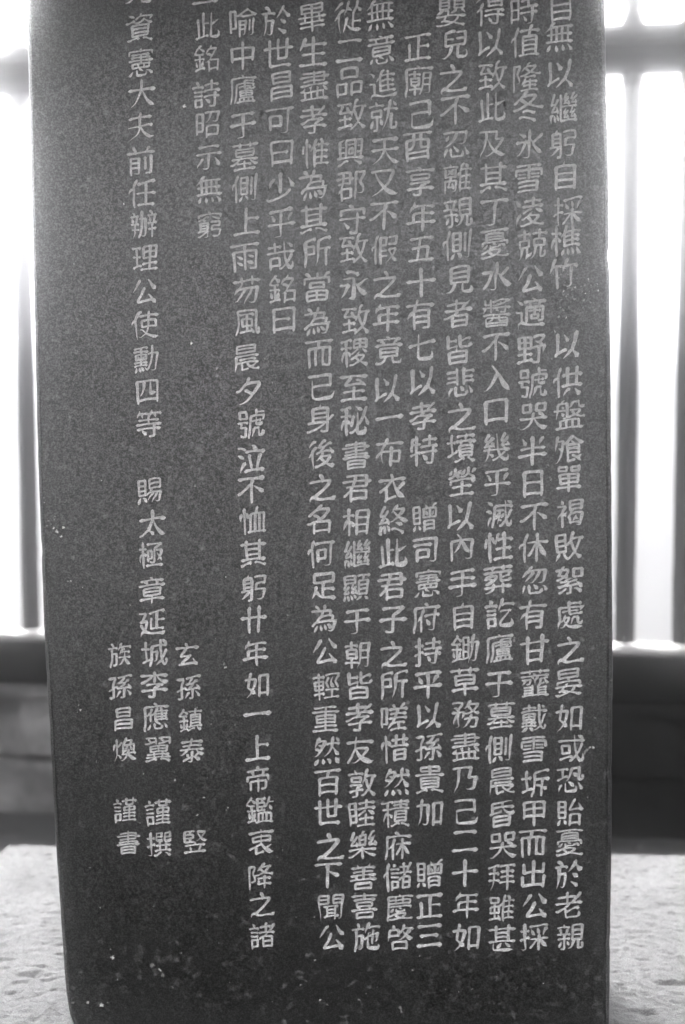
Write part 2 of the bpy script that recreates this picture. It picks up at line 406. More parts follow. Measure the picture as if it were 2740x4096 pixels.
# every character as brush strokes: a joint flag, then points in hundredths of the character's size
STROKES = {
    '一': '0 5 39 95 39',
    '丁': '1 53 71 52 1 50 -2 35 -3 22 2, 0 93 71 7 71',
    '七': '0 95 52 90 54 7 41, 0 38 80 38 7 40 2 43 0 53 -1 82 0 85 3 88 11 85 23',
    '三': '0 87 70 13 70, 0 20 37 79 37, 0 7 3 92 3',
    '上': '1 47 1 47 81, 1 47 47 87 47, 0 6 0 94 0',
    '下': '1 48 72 48 -7, 0 93 72 7 72, 1 48 49 55 48 82 31 89 32',
    '不': '1 55 72 48 53 50 51 50 -7, 0 92 73 8 73, 1 48 52 42 51 33 40 15 27 11 24 4 26, 0 58 50 75 39 92 24',
    '世': '0 94 55 6 55, 2 76 81 76 24, 3 76 24 50 24, 1 50 24 49 82, 2 91 2 23 2, 1 23 2 23 80',
    '中': '0 50 82 50 -7, 2 86 20 85 62, 3 85 62 13 62, 1 13 62 13 20, 3 86 28 13 28',
    '乃': '1 30 73 29 49 27 34 20 14 7 -6, 2 52 3 60 -2 75 -2 80 1 83 8 85 38, 3 85 38 61 39, 3 61 39 68 72, 1 68 72 11 73',
    '之': '3 28 9 31 13 53 29 73 49 77 54 78 60, 1 78 60 11 60, 1 52 60 53 71 46 82, 1 28 9 17 7 10 1 10 -5, 1 28 9 34 3 48 -1 90 -1 98 5',
    '乎': '2 29 -4 47 -4 50 -1 51 73, 0 94 32 7 32, 0 12 72 51 73 83 79, 0 82 65 72 43, 0 17 62 22 61 29 43',
    '二': '0 6 6 93 6, 0 85 66 15 66',
    '于': '2 27 -2 47 -3 50 0 51 73, 0 93 40 7 40, 0 86 73 14 73',
    '五': '3 35 1 45 70, 0 6 1 93 1, 2 19 41 73 41, 3 73 41 70 1, 0 13 71 86 71',
    '享': '3 68 31 67 27 53 23 50 20 50 1 48 -4, 1 48 -4 33 -5 27 0, 0 81 33 70 31 68 32 16 32, 0 93 72 7 72, 1 50 72 48 81 42 83, 0 94 14 7 14, 3 23 59 23 45, 3 23 45 77 45, 3 77 45 78 57 76 59 23 59',
    '以': '0 13 5 20 12 29 14 48 24, 1 20 12 20 76, 1 70 21 85 6 93 -5, 1 70 21 70 28 77 50 80 79, 1 70 21 66 19 57 7 39 -4, 0 41 73 56 50',
    '任': '3 63 -1 63 71, 0 95 37 32 37, 0 93 -1 36 -1, 0 22 -7 22 53 21 55 23 64 33 83, 1 21 54 15 52 5 39, 0 92 75 84 77 63 71 36 68',
    '休': '0 92 5 92 11 80 25 69 47 65 51 58 55 31 55, 0 94 55 68 55 61 51 60 47 55 44 44 23 35 12, 1 60 47 62 46 62 -7, 1 63 51 62 82, 0 22 -7 22 52 20 54 22 61 33 81, 1 20 52 13 49 7 42 6 35',
    '何': '0 21 -7 21 53 20 55 29 82, 1 20 54 15 52 8 44 8 36, 1 85 70 85 0 83 -3 73 -4 68 -4 60 0, 0 95 71 34 71, 2 40 12 40 49, 3 40 49 65 49, 3 65 49 65 22, 3 65 22 40 22',
    '使': '0 28 -2 36 -4 48 2 57 10 60 17 63 32 63 82, 0 33 24 40 23 53 9 64 3 86 -4 97 -1, 0 21 -8 20 57 30 80 36 83, 1 20 55 15 53 5 41, 0 95 69 33 69, 3 38 53 88 53, 3 88 53 89 32, 3 89 32 39 31, 3 39 31 38 53',
    '供': '1 77 27 77 82, 0 94 59 35 59, 0 95 27 32 27, 1 50 27 50 82, 0 20 -7 20 52 18 54 29 83, 1 18 52 12 50 7 44 6 36, 0 92 -5 74 16, 0 57 16 51 14 34 -5',
    '值': '0 91 71 34 71, 2 69 85 63 79 59 55, 0 19 -6 19 51 18 52 29 82, 1 18 51 12 49 8 44 8 38, 3 42 -2 42 55, 3 42 55 82 55 83 54 83 -2, 3 42 12 83 12, 3 42 26 83 26, 3 42 41 83 41, 0 30 -2 94 -2',
    '假': '3 35 51 55 51, 3 55 51 55 76, 3 55 76 35 76, 1 35 76 35 -7, 1 35 34 56 34, 3 67 37 87 37, 1 87 37 87 32 82 18 75 9 63 -1 53 -5, 1 65 32 77 9 93 -5, 0 18 -7 18 48 16 51 23 79 29 83, 1 16 50 12 48 8 44 8 34, 3 67 37 67 33 65 32, 1 35 16 56 16, 2 64 52 88 52, 3 88 52 88 76, 1 88 76 64 76',
    '側': '3 58 38 36 38, 3 58 56 36 56, 0 18 -6 18 52 17 54 26 82, 1 17 52 12 51 7 43 6 34, 0 73 73 73 15, 0 50 12 55 9 61 -2, 0 74 -1 78 -4 85 -4 89 -3 90 81, 0 29 -5 41 11, 3 36 74 58 74, 3 58 74 58 19, 3 58 19 36 19, 3 36 19 36 74',
    '儲': '0 17 -7 17 49 15 51 18 64 24 82, 1 15 51 10 47 7 42 7 34, 1 80 50 80 55 91 79, 1 85 64 80 69 58 69, 3 74 49 67 32 67 -1, 1 70 50 70 82, 0 56 49 95 49, 3 67 -1 89 -1, 3 89 -1 89 33, 1 89 33 67 34 61 32 55 26, 3 89 16 67 16, 3 50 2 50 21, 3 50 21 32 22, 1 32 22 31 -6, 3 50 2 32 2, 0 28 62 54 62, 0 31 36 52 36, 0 31 49 52 49, 0 37 80 43 71',
    '兒': '1 20 55 44 55, 2 49 77 41 79 21 73 20 71 20 34, 3 20 34 81 34, 3 81 34 81 73, 1 81 73 55 74, 3 59 34 59 2 62 -3, 1 62 -3 85 -4 88 -3 91 4 91 11 88 16, 1 81 55 56 55, 1 40 34 38 22 33 9 20 -1 11 -4 6 -1',
    '兢': '1 63 32 60 8 53 -1 45 -3, 1 26 54 26 82, 0 45 71 6 71, 1 34 32 34 6 30 -2, 1 72 54 72 82, 0 93 71 52 71, 1 34 6 47 11 50 17, 3 78 32 78 -1 81 -3 92 -2, 1 92 -2 94 7 91 15, 1 19 32 17 11 12 0 6 -4, 3 57 53 57 32, 3 57 32 88 33, 3 88 33 87 53, 3 87 53 57 53, 3 12 53 40 53, 3 40 53 40 32, 3 40 32 12 32, 3 12 32 12 53',
    '入': '0 32 80 48 62 50 54 55 51 74 16 94 -4, 1 50 54 48 52 43 36 33 18 20 4 12 -1 5 -1',
    '內': '2 64 0 72 -4 76 -4 84 -3 85 -1 85 57, 3 85 57 52 57 49 56 48 57 15 57, 1 15 57 15 -7, 0 76 15 75 21 69 24 62 32 53 51 48 58 46 67 35 79, 1 49 56 44 41 38 31 30 23 23 19',
    '公': '3 23 5 35 4 77 8, 1 23 5 25 12 37 27 49 51, 0 89 -5 82 6 77 8 75 16 64 29, 0 9 41 24 57 36 79, 0 89 45 75 60 63 80',
    '其': '0 91 69 9 69, 2 72 82 72 17, 3 72 52 27 52, 0 93 17 7 17, 3 72 34 27 34, 1 27 17 27 82, 0 57 7 69 6 87 -3 96 -2, 0 42 6 36 7 11 -4 6 -1',
    '冬': '3 30 63 45 49 47 46, 1 38 71 32 69 30 63 26 62 19 55 10 51, 1 67 17 73 20, 1 67 17 40 26 34 23, 3 38 71 72 70, 3 72 70 70 63 55 49 53 46, 1 38 71 40 79 48 84, 1 53 46 60 40 77 33 87 31 96 33, 3 53 46 47 46, 1 47 46 41 41 28 35 13 30 6 31, 0 21 6 29 9 39 6 65 -2 72 -6',
    '凌': '3 47 23 59 7, 1 53 29 48 27 47 23 41 21 34 16 28 17, 3 59 7 65 7, 1 59 7 57 4 43 -1 33 -4 23 -1, 1 65 7 67 4 80 -1 89 -4 98 0, 3 65 7 77 20 79 27, 3 79 27 53 29, 1 62 56 62 82, 0 87 72 36 72, 1 53 29 55 36 61 39, 0 30 56 93 56, 0 21 57 9 78, 0 8 0 21 32, 0 71 48 91 37, 0 31 36 49 47 55 47',
    '出': '0 85 -7 85 32, 3 85 1 15 1, 1 15 1 15 32, 1 50 2 50 82, 2 82 74 81 44, 3 81 44 19 44, 1 19 44 18 74',
    '前': '1 32 65 32 72 24 83, 0 6 65 94 65, 3 44 33 15 33, 2 27 -1 34 -4 39 -4 43 -4 44 -1 44 49, 3 44 49 15 49, 1 15 49 15 -6, 3 44 17 15 17, 1 68 65 69 72 75 82, 2 84 53 83 -3, 1 83 -3 68 -3, 0 64 50 64 11',
    '加': '2 61 -6 61 67, 3 61 67 87 67, 1 87 67 87 -5, 3 61 4 87 4, 0 7 -4 14 7 19 22 22 43 23 81, 2 23 3 28 -3 38 -3 42 1 44 14 45 61, 1 45 61 6 61',
    '務': '1 25 56 26 2 24 -3 14 -3, 1 25 56 21 57 17 61 10 61, 3 25 56 37 69 38 76, 1 38 76 7 76, 1 74 49 75 47 83 42 95 40, 3 74 49 70 49, 3 74 49 84 61 87 69, 3 87 69 60 71, 3 56 66 70 49, 0 44 58 56 66 57 70 60 71 63 82, 1 24 37 20 35 15 25 8 14 8 7, 0 40 -4 50 1 60 12 65 26 66 37, 2 45 24 88 24, 3 88 24 87 11 83 -3, 1 83 -3 72 -5 65 -1, 2 5 46 23 44 40 46 43 41 51 39 68 46 70 49, 1 42 42 37 26',
    '勳': '1 52 1 55 1 59 6 66 22 70 55 71 82, 2 67 -1 73 -5 82 -4 85 -2 88 20 89 57, 1 89 57 56 57, 1 52 1 49 3 44 12, 0 54 18 6 15, 3 30 17 30 77, 0 53 27 7 27, 0 55 66 5 66, 0 7 76 30 77 45 80 54 78, 0 24 10 26 -4, 0 38 -2 34 9 29 10, 0 13 10 13 4 7 -6, 0 18 51 22 42, 0 37 42 41 51, 3 11 56 12 37, 3 12 37 48 38, 3 48 38 48 56, 3 48 56 11 56',
    '十': '0 50 -7 50 82, 0 94 42 7 42',
    '卄': '0 67 -7 67 81, 0 94 44 6 44, 0 33 -7 33 81',
    '半': '0 88 47 13 47, 0 50 82 50 -7, 0 94 24 6 24, 0 30 58 19 80, 0 70 58 81 80',
    '又': '1 22 73 23 64 32 44 47 24 58 13 70 6 87 -2 94 -1, 2 6 -3 29 6 50 21 62 32 71 46 80 69 79 73, 1 79 73 11 73',
    '及': '2 97 0 89 -3 84 -1 60 12 46 29 37 48 32 51, 2 26 0 33 -3 40 -1 64 12 78 31 84 43 85 50, 3 85 50 62 51, 3 62 51 65 74, 1 65 74 10 74, 1 30 74 32 51 30 49 28 34 22 19 17 9 10 1 9 -6',
    '友': '0 97 0 88 -4 66 5 59 11 55 12 43 26 37 38 33 42 37 83, 0 8 64 92 64, 2 8 -1 21 15 30 37 37 43 75 43, 1 75 43 76 38 72 29 58 12 39 0 30 -3 22 -1',
    '口': '2 83 -4 83 69, 3 83 69 17 69, 1 17 69 17 -4, 3 83 7 17 7',
    '可': '2 19 10 19 51, 3 19 51 53 51, 3 53 51 53 21, 3 53 21 19 21, 1 78 73 78 1 77 -3 71 -4 60 -4 52 1, 0 94 73 7 73',
    '司': '2 19 4 20 39, 3 20 39 59 38, 3 59 38 59 14, 3 59 14 19 14, 2 64 0 69 -3 78 -3 83 -2 85 1 85 74, 1 85 74 10 74, 0 10 56 69 56',
    '名': '2 81 -7 80 31, 1 80 31 42 31 40 32 13 25 5 27, 3 81 1 28 1, 2 28 -7 28 29, 3 41 32 45 41, 3 45 41 52 42 63 50 75 64 76 71, 1 76 71 37 71 11 54, 1 39 71 41 79 51 84, 1 45 41 45 43 36 51 27 54',
    '君': '3 82 0 82 24, 1 82 24 27 25 7 11, 3 82 0 30 0, 2 30 -7 30 23 28 26 33 41, 0 94 59 6 59, 3 37 41 40 57 43 59 45 76, 2 17 76 79 76, 3 79 76 80 41, 1 80 41 16 41',
    '品': '2 58 -7 58 32, 3 58 32 88 32, 3 88 32 88 1, 3 58 1 88 1, 2 12 -7 12 32, 3 12 32 40 32, 3 40 32 40 1, 3 12 1 40 1, 3 27 76 73 76, 3 73 76 73 50, 3 73 50 27 50, 3 27 50 27 76',
    '哉': '2 15 -2 15 32, 3 15 32 46 32, 3 46 32 46 7, 3 46 7 15 7, 0 90 17 92 5 90 -1 87 -4 79 -2 70 10 70 17 68 20 65 36 61 83, 1 70 10 66 9 53 -2 46 -2, 1 70 17 76 20 87 40, 1 31 50 31 83, 0 6 50 94 50, 0 51 69 10 69, 0 90 63 77 77 72 77',
    '哭': '0 5 30 47 29 94 30, 0 4 -1 10 -4 22 0 37 10 45 22 45 28 48 29 49 47, 1 53 29 57 20 68 7 83 -1 90 -3 97 0, 1 81 30 81 37 67 46, 3 58 76 58 53, 3 58 53 85 53, 3 85 53 85 76, 3 85 76 58 76, 3 15 76 15 53, 3 15 53 40 53, 3 40 53 40 76, 3 40 76 15 76',
    '啓': '1 58 63 68 50 79 39 89 33 96 35, 1 44 56 52 56 55 62 58 63 60 69 62 71 64 83, 3 24 0 76 0, 3 24 0 25 24, 3 25 24 75 24, 3 75 24 76 0, 2 45 34 54 33 68 41 78 52 83 62 84 69, 1 29 68 30 75 28 81, 3 15 48 44 49, 3 44 49 43 68, 3 43 68 15 68, 1 15 68 15 50 8 26, 2 95 69 62 70',
    '善': '1 33 70 33 76 29 82, 0 12 70 88 70, 3 28 29 25 37 26 44, 0 6 28 94 28, 3 22 -2 78 -2, 3 22 -2 23 16, 3 23 16 77 16 78 14 78 -2, 3 72 29 74 37 73 44, 0 9 44 91 44, 3 50 29 50 69, 1 66 71 71 83, 0 82 57 17 57',
    '喜': '3 68 37 66 25, 0 85 61 52 61 50 62 16 61, 1 50 62 50 82, 3 33 25 32 37, 1 32 33 26 34, 3 78 -2 78 13 77 14 23 14, 3 23 14 22 -2, 3 78 -2 22 -2, 0 94 24 6 24, 0 91 74 9 74, 3 24 51 25 37, 3 25 37 75 37, 3 75 37 75 51, 3 75 51 24 51',
    '單': '3 81 38 19 38, 2 50 -6 50 51, 0 93 9 7 9, 3 58 77 58 64, 3 58 64 83 64, 3 83 64 83 77, 3 83 77 58 77, 3 17 77 42 77, 3 42 77 42 64, 3 42 64 17 64, 3 17 64 17 77, 3 19 51 80 52, 3 80 52 81 24, 3 81 24 20 23, 3 20 23 19 51',
    '喻': '2 50 0 53 -4 58 -4 60 -2 60 42, 3 60 42 40 44, 1 40 44 40 -7, 3 60 16 40 16, 2 98 61 91 59 85 62 65 77, 3 85 62 80 56 48 56 44 62, 2 10 8 10 73, 3 10 73 27 73, 3 27 73 27 20, 3 27 20 10 20, 1 65 77 62 76 44 62 37 58 31 60, 3 60 30 40 30, 0 73 44 73 9, 0 87 47 87 -1 85 -4 76 -5',
    '嗟': '0 94 -1 39 -1, 3 68 -1 68 19, 3 62 66 60 52 58 51 56 37 52 35 48 21, 0 91 51 39 51, 1 48 21 89 20, 1 48 21 45 19 30 4, 2 10 8 10 72, 3 10 72 27 72, 3 27 72 27 19, 3 27 19 10 19, 1 52 66 53 74 50 81, 0 37 66 94 66, 0 35 36 95 36, 1 73 67 75 75 78 80 84 83',
    '四': '2 12 -3 13 72, 3 13 72 86 72, 1 86 72 87 -3, 3 12 6 87 6, 1 38 71 38 54 35 37 29 27 21 22, 1 60 71 61 31 65 29 81 29',
    '坼': '1 22 17 21 81, 0 36 56 6 56, 2 39 -8 37 -2 42 7 47 34 47 71, 1 47 71 81 79 91 78, 1 47 49 94 49, 2 73 -7 73 49, 1 73 21 79 21 91 14, 0 37 20 22 17 20 14 6 10, 1 73 26 55 31',
    '城': '2 90 17 93 11 93 2 88 -3, 3 88 -3 82 -1 78 10 75 11, 1 75 11 76 22 74 24 73 29 71 49 70 83, 1 75 11 71 10 56 -4, 1 20 16 19 81, 0 31 56 6 56, 2 30 -5 38 17 40 65, 3 40 65 88 65, 3 40 45 59 45, 1 59 45 58 16 55 12 46 12, 1 88 65 88 74 78 82, 1 76 22 80 24 90 49, 0 33 19 20 16 18 14 6 10',
    '塋': '1 27 65 43 55, 1 27 65 29 83, 1 27 65 17 57 6 54, 1 50 -2 50 40, 0 82 23 18 23, 1 69 66 88 54 88 32, 1 69 66 71 83, 1 69 66 59 57 54 56 47 58, 0 92 -2 8 -2, 3 88 46 12 46, 1 12 46 11 32, 0 35 66 47 78, 0 9 66 18 78, 0 82 68 88 76 94 77, 0 47 67 53 68 59 79',
    '墓': '3 39 39 37 29, 0 67 67 67 82, 0 93 74 8 74, 0 33 66 33 82, 0 89 -3 12 -3, 1 50 -2 50 21, 1 70 27 72 22 84 14 89 11 98 13, 0 94 28 6 28, 2 74 12 27 12 23 17, 3 20 51 80 51, 1 30 27 28 22 23 17 10 10 1 12, 3 22 62 20 60 20 41 22 39 78 39, 3 78 39 80 61 78 62 22 62',
    '墳': '3 85 22 45 22, 3 45 33 85 33, 3 75 11 75 5, 0 65 65 65 82, 0 91 74 38 74, 1 20 21 20 81, 0 32 56 6 56, 0 51 50 51 65, 0 36 58 95 58, 0 79 50 79 65, 1 75 5 90 -4 97 -4, 0 4 14 13 16 20 19 20 21 32 24 36 31, 0 60 5 53 4 37 -4 29 -3, 3 45 44 85 44, 3 85 44 85 12, 3 85 12 45 11, 3 45 11 45 44',
    '夕': '3 42 65 82 64, 1 82 64 82 57 77 45 66 28 60 25 59 20 49 12 38 4 20 -3 11 -1, 1 42 65 47 82, 1 42 65 38 64 33 56 15 40 5 40, 1 60 25 35 43',
    '大': '1 49 49 53 45 59 30 68 15 80 3 93 -3, 0 93 51 53 51 51 49 47 51 7 51, 0 50 82 49 47 46 44 42 31 35 17 26 7 8 -4',
    '天': '1 49 72 49 39 42 24 36 15 24 4 11 -3 6 -1, 0 8 41 47 41 49 39 52 41 93 41, 1 49 39 53 36 60 21 70 9 83 0 89 -3 96 0, 0 88 72 11 72',
    '太': '1 50 52 54 47 60 30 69 16 82 2 89 -2 96 -1, 0 93 53 53 53 52 51 48 53 7 53, 2 50 82 50 50 47 46 43 32 37 21 36 17 37 16, 1 37 16 55 -1, 1 37 16 33 15 23 5 14 -1 2 -2',
    '夫': '0 7 37 47 37 59 17 70 7 88 -3 99 0, 0 8 -4 22 2 33 9 42 19 48 32 50 82, 0 87 65 14 65, 1 49 34 52 37 92 37',
    '如': '2 6 60 43 59, 1 43 59 40 35 34 20 24 6 7 -5, 2 88 -3 88 69, 3 88 69 57 69, 1 57 69 57 -4, 3 88 6 57 6, 2 42 8 33 14 30 19 15 31, 1 15 31 20 59 22 61 25 82',
    '嬰': '2 92 -2 84 -4 63 2 60 5 48 4, 3 60 5 62 9 70 17 71 24, 0 92 24 6 24, 3 15 57 42 57, 3 28 11 46 7 48 4, 3 28 11 33 24, 1 28 11 21 9, 3 36 47 36 42, 1 81 42 91 32, 3 81 42 81 47, 3 58 67 85 67, 3 58 57 85 57, 3 42 67 15 67, 1 36 42 30 42, 3 36 42 41 37 39 25, 1 48 4 46 1 32 -3 10 -4 5 -1, 0 65 43 55 34 48 33, 0 6 33 12 33 19 41 25 43, 3 15 77 15 47, 3 15 47 41 47, 3 41 47 41 77, 3 41 77 15 77, 3 58 77 58 47, 3 58 47 85 47, 3 85 47 85 77, 3 85 77 58 77',
    '子': '3 76 72 73 66 50 51 49 -3, 1 49 -3 33 -4 25 0, 0 84 73 16 73, 0 94 36 6 36',
    '孝': '2 31 -1 38 -4 48 -4 52 -3, 3 52 -3 53 23 68 31 70 36, 0 92 17 13 17, 1 44 52 44 82, 0 6 52 48 52 50 51 62 53 93 52, 0 81 37 43 37 41 39 29 37 21 31 10 27 5 28, 1 72 66 69 69 15 69, 1 64 53 66 59 85 77, 3 50 51 48 46 43 43 42 39',
    '孫': '3 63 75 63 69 52 57 50 52, 0 93 78 84 80 63 75 43 74, 3 65 31 64 -3, 1 64 -3 61 -4 53 -3, 1 86 34 65 31 50 32 45 30 38 33, 3 50 32 52 37 64 46 65 51, 0 80 46 92 27, 0 38 38 22 34 19 30 5 27, 0 8 74 32 74 32 71 22 50 22 -1 19 -4 12 -4 7 -1, 0 41 52 67 51 70 52 81 64, 0 50 21 40 4 33 -1, 0 93 1 83 17 76 23',
    '守': '1 52 69 50 79 41 83, 2 12 53 12 68, 3 12 68 52 69 87 68, 1 87 68 87 53, 2 41 1 48 -4 63 -2, 1 63 -2 65 57, 0 93 41 7 41, 0 37 11 21 31',
    '少': '1 25 64 10 36, 1 25 64 32 67, 0 48 83 48 23, 0 2 1 8 -3 14 -3 28 -1 49 6 67 16 79 30, 0 92 36 74 67',
    '就': '0 48 -5 57 8 66 32 69 56 69 83, 0 53 55 94 55, 3 29 36 29 0 28 -4, 1 28 -4 18 -3, 3 29 36 43 36, 3 43 36 43 53, 3 43 53 14 54, 3 14 54 14 36, 3 14 36 29 36, 0 50 68 6 68, 1 30 69 26 82, 0 79 78 89 65, 0 9 4 17 26, 2 75 42 76 -1 78 -3 92 -2, 1 92 -2 94 6 91 15, 0 40 27 46 10',
    '己': '2 79 33 78 74, 1 78 74 15 74, 3 79 42 20 42, 1 20 42 20 4 22 0 28 -2 79 -2 88 2 92 17',
    '已': '0 91 18 87 3 82 -1 38 -2 22 1 20 3 18 9 18 59, 3 18 40 78 40, 3 78 40 78 74, 1 78 74 10 74',
    '布': '0 43 82 39 66 35 64 34 58 27 47 25 41 26 3, 0 93 65 7 65, 2 6 23 19 37 26 39 85 39, 3 85 39 84 7, 1 84 7 80 6 70 6 63 9, 0 55 -7 55 55',
    '帝': '3 31 70 31 62 33 57 32 49, 0 11 70 89 70, 2 11 34 12 49, 3 12 49 88 49, 1 88 49 89 34, 3 66 49 70 61 70 70, 1 70 63 77 66, 1 50 70 48 83, 1 31 63 23 66, 0 50 -6 50 41, 2 63 4 74 4 78 6, 3 78 6 78 31, 3 78 31 22 31, 1 22 31 21 2',
    '平': '2 50 -7 50 73, 0 94 31 6 31, 0 88 73 12 73, 0 30 42 21 63, 0 79 63 70 44 63 40',
    '年': '2 87 46 25 46, 3 25 46 25 19, 1 55 68 55 -7, 0 6 19 94 19, 1 27 69 30 83, 1 27 69 23 66 14 52, 1 27 69 89 68',
    '幾': '3 13 59 23 58, 1 13 59 14 64 25 81, 0 91 43 87 47 83 57, 3 87 47 66 46, 1 66 46 67 51 73 56 74 61 78 62 84 71, 3 74 61 63 61, 1 24 17 29 16 41 8, 0 9 -5 17 3 24 17 26 38, 0 48 82 50 54 54 31 57 28 58 22 63 11 72 1 80 -3 90 -2 92 4 90 14, 3 70 46 71 40 78 36 78 30, 0 94 30 6 30, 1 38 45 9 42, 1 15 44 23 58 28 60 33 68 38 69, 2 43 39 38 45 35 53, 1 35 53 31 53, 0 78 22 63 6 44 -3 36 -1, 1 63 61 65 67 74 82',
    '府': '2 94 69 15 69, 1 15 69 15 21 9 -1 10 -9, 1 55 70 52 81 46 82, 0 36 -7 35 41 42 64, 1 35 38 30 36 23 26, 0 60 0 68 -4 75 -4 78 -3 80 -1 80 62, 0 94 44 47 44, 0 64 13 53 32',
    '庥': '2 94 69 15 69, 1 15 69 15 27 11 5 7 -4, 1 55 69 52 80 44 83, 0 68 -7 68 61, 0 93 7 83 17 75 34 69 38 66 44 45 44, 0 94 44 72 44 68 39 62 35 60 28 47 10, 0 34 -7 33 41 41 62, 3 33 39 28 38 22 31 15 31',
    '廟': '3 65 22 88 22, 3 52 33 27 33, 3 88 41 65 41, 2 94 72 15 72, 1 15 72 14 31 12 10 8 -1 9 -10, 1 52 72 51 79 49 81 44 81, 1 39 21 39 -7, 2 71 -2 78 -5 87 -4 88 -3 88 58, 3 88 58 65 59, 1 65 59 65 22 62 7 56 -6, 1 61 7 57 7 55 9 21 9, 1 39 44 39 65, 0 56 56 22 56, 3 27 44 52 44, 3 52 44 52 22, 3 52 22 27 22, 3 27 22 27 44',
    '廬': '3 63 17 63 30, 3 83 24 43 24, 2 86 46 87 54, 3 87 54 31 54, 1 31 54 29 17 22 -5, 2 90 44 90 39 87 37 58 38, 3 58 38 57 42 56 63, 0 38 44 79 46, 3 71 -3 71 8, 2 94 73 15 73, 1 15 73 14 24 7 -6, 1 53 74 52 80 48 82, 3 56 8 56 -4, 3 42 -3 42 9, 3 42 9 85 9, 3 85 9 86 -3, 1 56 63 87 63, 0 95 -4 31 -4, 3 45 31 43 29 45 16, 3 45 16 82 16 83 17, 3 83 17 82 31, 3 82 31 45 31',
    '延': '3 68 16 68 74, 1 68 48 93 48, 1 22 10 35 3 50 -1 90 -2 98 3, 1 22 10 22 15 25 16 28 26 32 44 29 46 9 44, 1 22 10 7 -5, 1 22 15 17 18 10 33, 0 93 77 86 79 70 76 68 74 42 71, 3 15 46 17 52 26 67 27 74, 1 27 74 6 74, 2 94 16 47 16, 1 47 16 47 54',
    '後': '1 43 61 62 59 68 62 79 71 84 71, 1 43 61 45 66 58 79 65 81, 0 21 -7 20 44 22 51 28 59 35 62, 1 20 42 15 41 6 31, 3 62 8 67 8, 3 62 8 47 25, 1 62 8 59 5 39 -3 34 -4 27 -1, 3 53 30 54 29 80 29, 3 80 29 78 21 67 8, 1 56 42 53 30 48 29 47 25 42 24 38 19 30 18, 1 83 46 60 44 57 42 45 44 35 42, 3 45 44 48 49 58 55 60 59, 0 92 36 87 44 83 46 82 51 77 57, 1 67 8 68 5 83 -2 90 -4 96 -2, 0 9 62 25 80 32 82',
    '得': '3 85 64 44 64, 0 22 -7 22 41 20 43 22 49 29 60, 1 20 42 15 41 7 33, 3 76 37 75 -3, 1 75 -3 65 -5 57 -1, 0 93 37 36 37, 0 94 22 33 22, 0 7 61 17 69 28 81, 0 46 14 56 2, 3 44 77 85 77, 3 85 77 85 51, 3 85 51 45 51, 3 45 51 44 77',
    '從': '1 75 64 79 62 90 51, 2 79 83 75 64 64 49 65 -1, 1 44 15 48 12 54 4 66 -3 93 -4, 0 21 -7 20 45 22 51 28 59 36 62, 1 20 43 15 42 5 31, 1 48 64 52 63 61 55, 0 52 83 48 66 36 46, 0 46 36 44 15 42 14 38 4 31 -5, 1 65 24 91 24, 0 32 82 25 80 20 72 6 61',
    '忍': '1 52 75 48 61 42 49 29 38 15 32 8 33, 2 57 40 63 36 75 36 78 39 82 55 83 75, 1 83 75 12 75, 0 26 65 17 50, 0 80 24 91 0, 0 57 13 51 22 40 33, 0 30 25 31 1 35 -3 68 -3 72 -1 73 2 72 13, 0 18 23 9 -2',
    '忽': '1 43 69 42 62 37 55 24 41 17 37, 3 28 71 83 69, 1 83 69 82 47 79 34 75 31 61 32, 1 65 69 63 60 53 44 42 32 34 32, 1 28 71 31 80 39 83, 1 28 71 25 69 15 57 7 54, 0 9 0 15 15 15 23, 0 73 10 71 0 67 -3 33 -3 30 1 30 23, 0 58 12 46 26, 0 76 20 81 20 90 2',
    '性': '0 39 43 40 50 46 59 48 80, 1 40 50 35 52 29 67, 0 94 -1 34 -1, 1 66 -1 66 81, 1 46 59 91 59, 0 89 31 41 31, 0 11 65 7 38, 0 21 -7 21 83',
    '恐': '0 6 39 23 43 24 45 42 49, 3 24 45 24 74, 0 41 74 7 74, 0 44 30 50 29 61 15, 0 78 24 94 1, 0 32 27 33 1 36 -2 66 -3 71 2 72 8 68 14, 2 35 33 44 39 49 47 52 62 52 76, 3 52 76 78 76, 3 78 76 78 41 81 34, 1 81 34 87 34 93 36 93 43 90 49, 0 59 61 72 49, 0 9 -1 18 23',
    '恤': '1 57 -1 57 62 60 64 64 82, 3 41 -1 41 62, 3 41 62 88 62, 3 88 62 88 -1, 0 95 -1 32 -1, 3 72 -1 72 62, 0 27 67 34 48, 0 20 -6 20 82, 0 11 63 6 39',
    '悲': '1 60 72 93 72, 0 60 83 60 31, 1 60 56 89 56, 1 60 41 93 41, 1 39 57 11 57, 0 39 31 39 83, 1 39 41 7 41, 1 39 72 8 72, 1 18 19 9 -1, 1 18 19 25 22, 0 91 1 77 24, 2 33 24 33 5 35 -1, 1 35 -1 66 -3 70 0 72 10, 0 49 26 59 12',
    '惜': '3 85 -1 85 32, 3 85 32 48 32, 3 48 32 48 -1, 3 85 16 48 16, 1 54 47 54 83, 0 41 67 92 67, 3 48 -1 85 -1, 0 38 47 94 47, 1 77 47 77 83, 0 23 66 28 64 34 49, 0 20 -7 20 83, 0 6 38 11 64',
    '惟': '2 94 2 46 2, 1 70 2 70 62 73 71 68 81, 2 90 23 46 23, 1 47 62 92 62, 0 52 82 44 56 46 53 46 -7, 1 44 55 40 53 33 43, 2 90 42 46 42, 0 20 83 20 -7, 0 27 68 33 55, 0 9 64 6 39',
    '意': '3 32 73 34 58, 0 13 73 87 73, 3 22 34 78 34, 1 46 17 58 9, 3 46 17 46 22, 0 8 57 92 57, 3 66 58 68 73, 1 52 74 50 80 43 83, 0 89 0 76 16, 0 12 -1 20 13, 0 33 13 33 0 38 -4 64 -4 67 -2 69 7, 3 23 46 22 24 24 22 77 23, 3 77 23 77 46, 3 77 46 23 46',
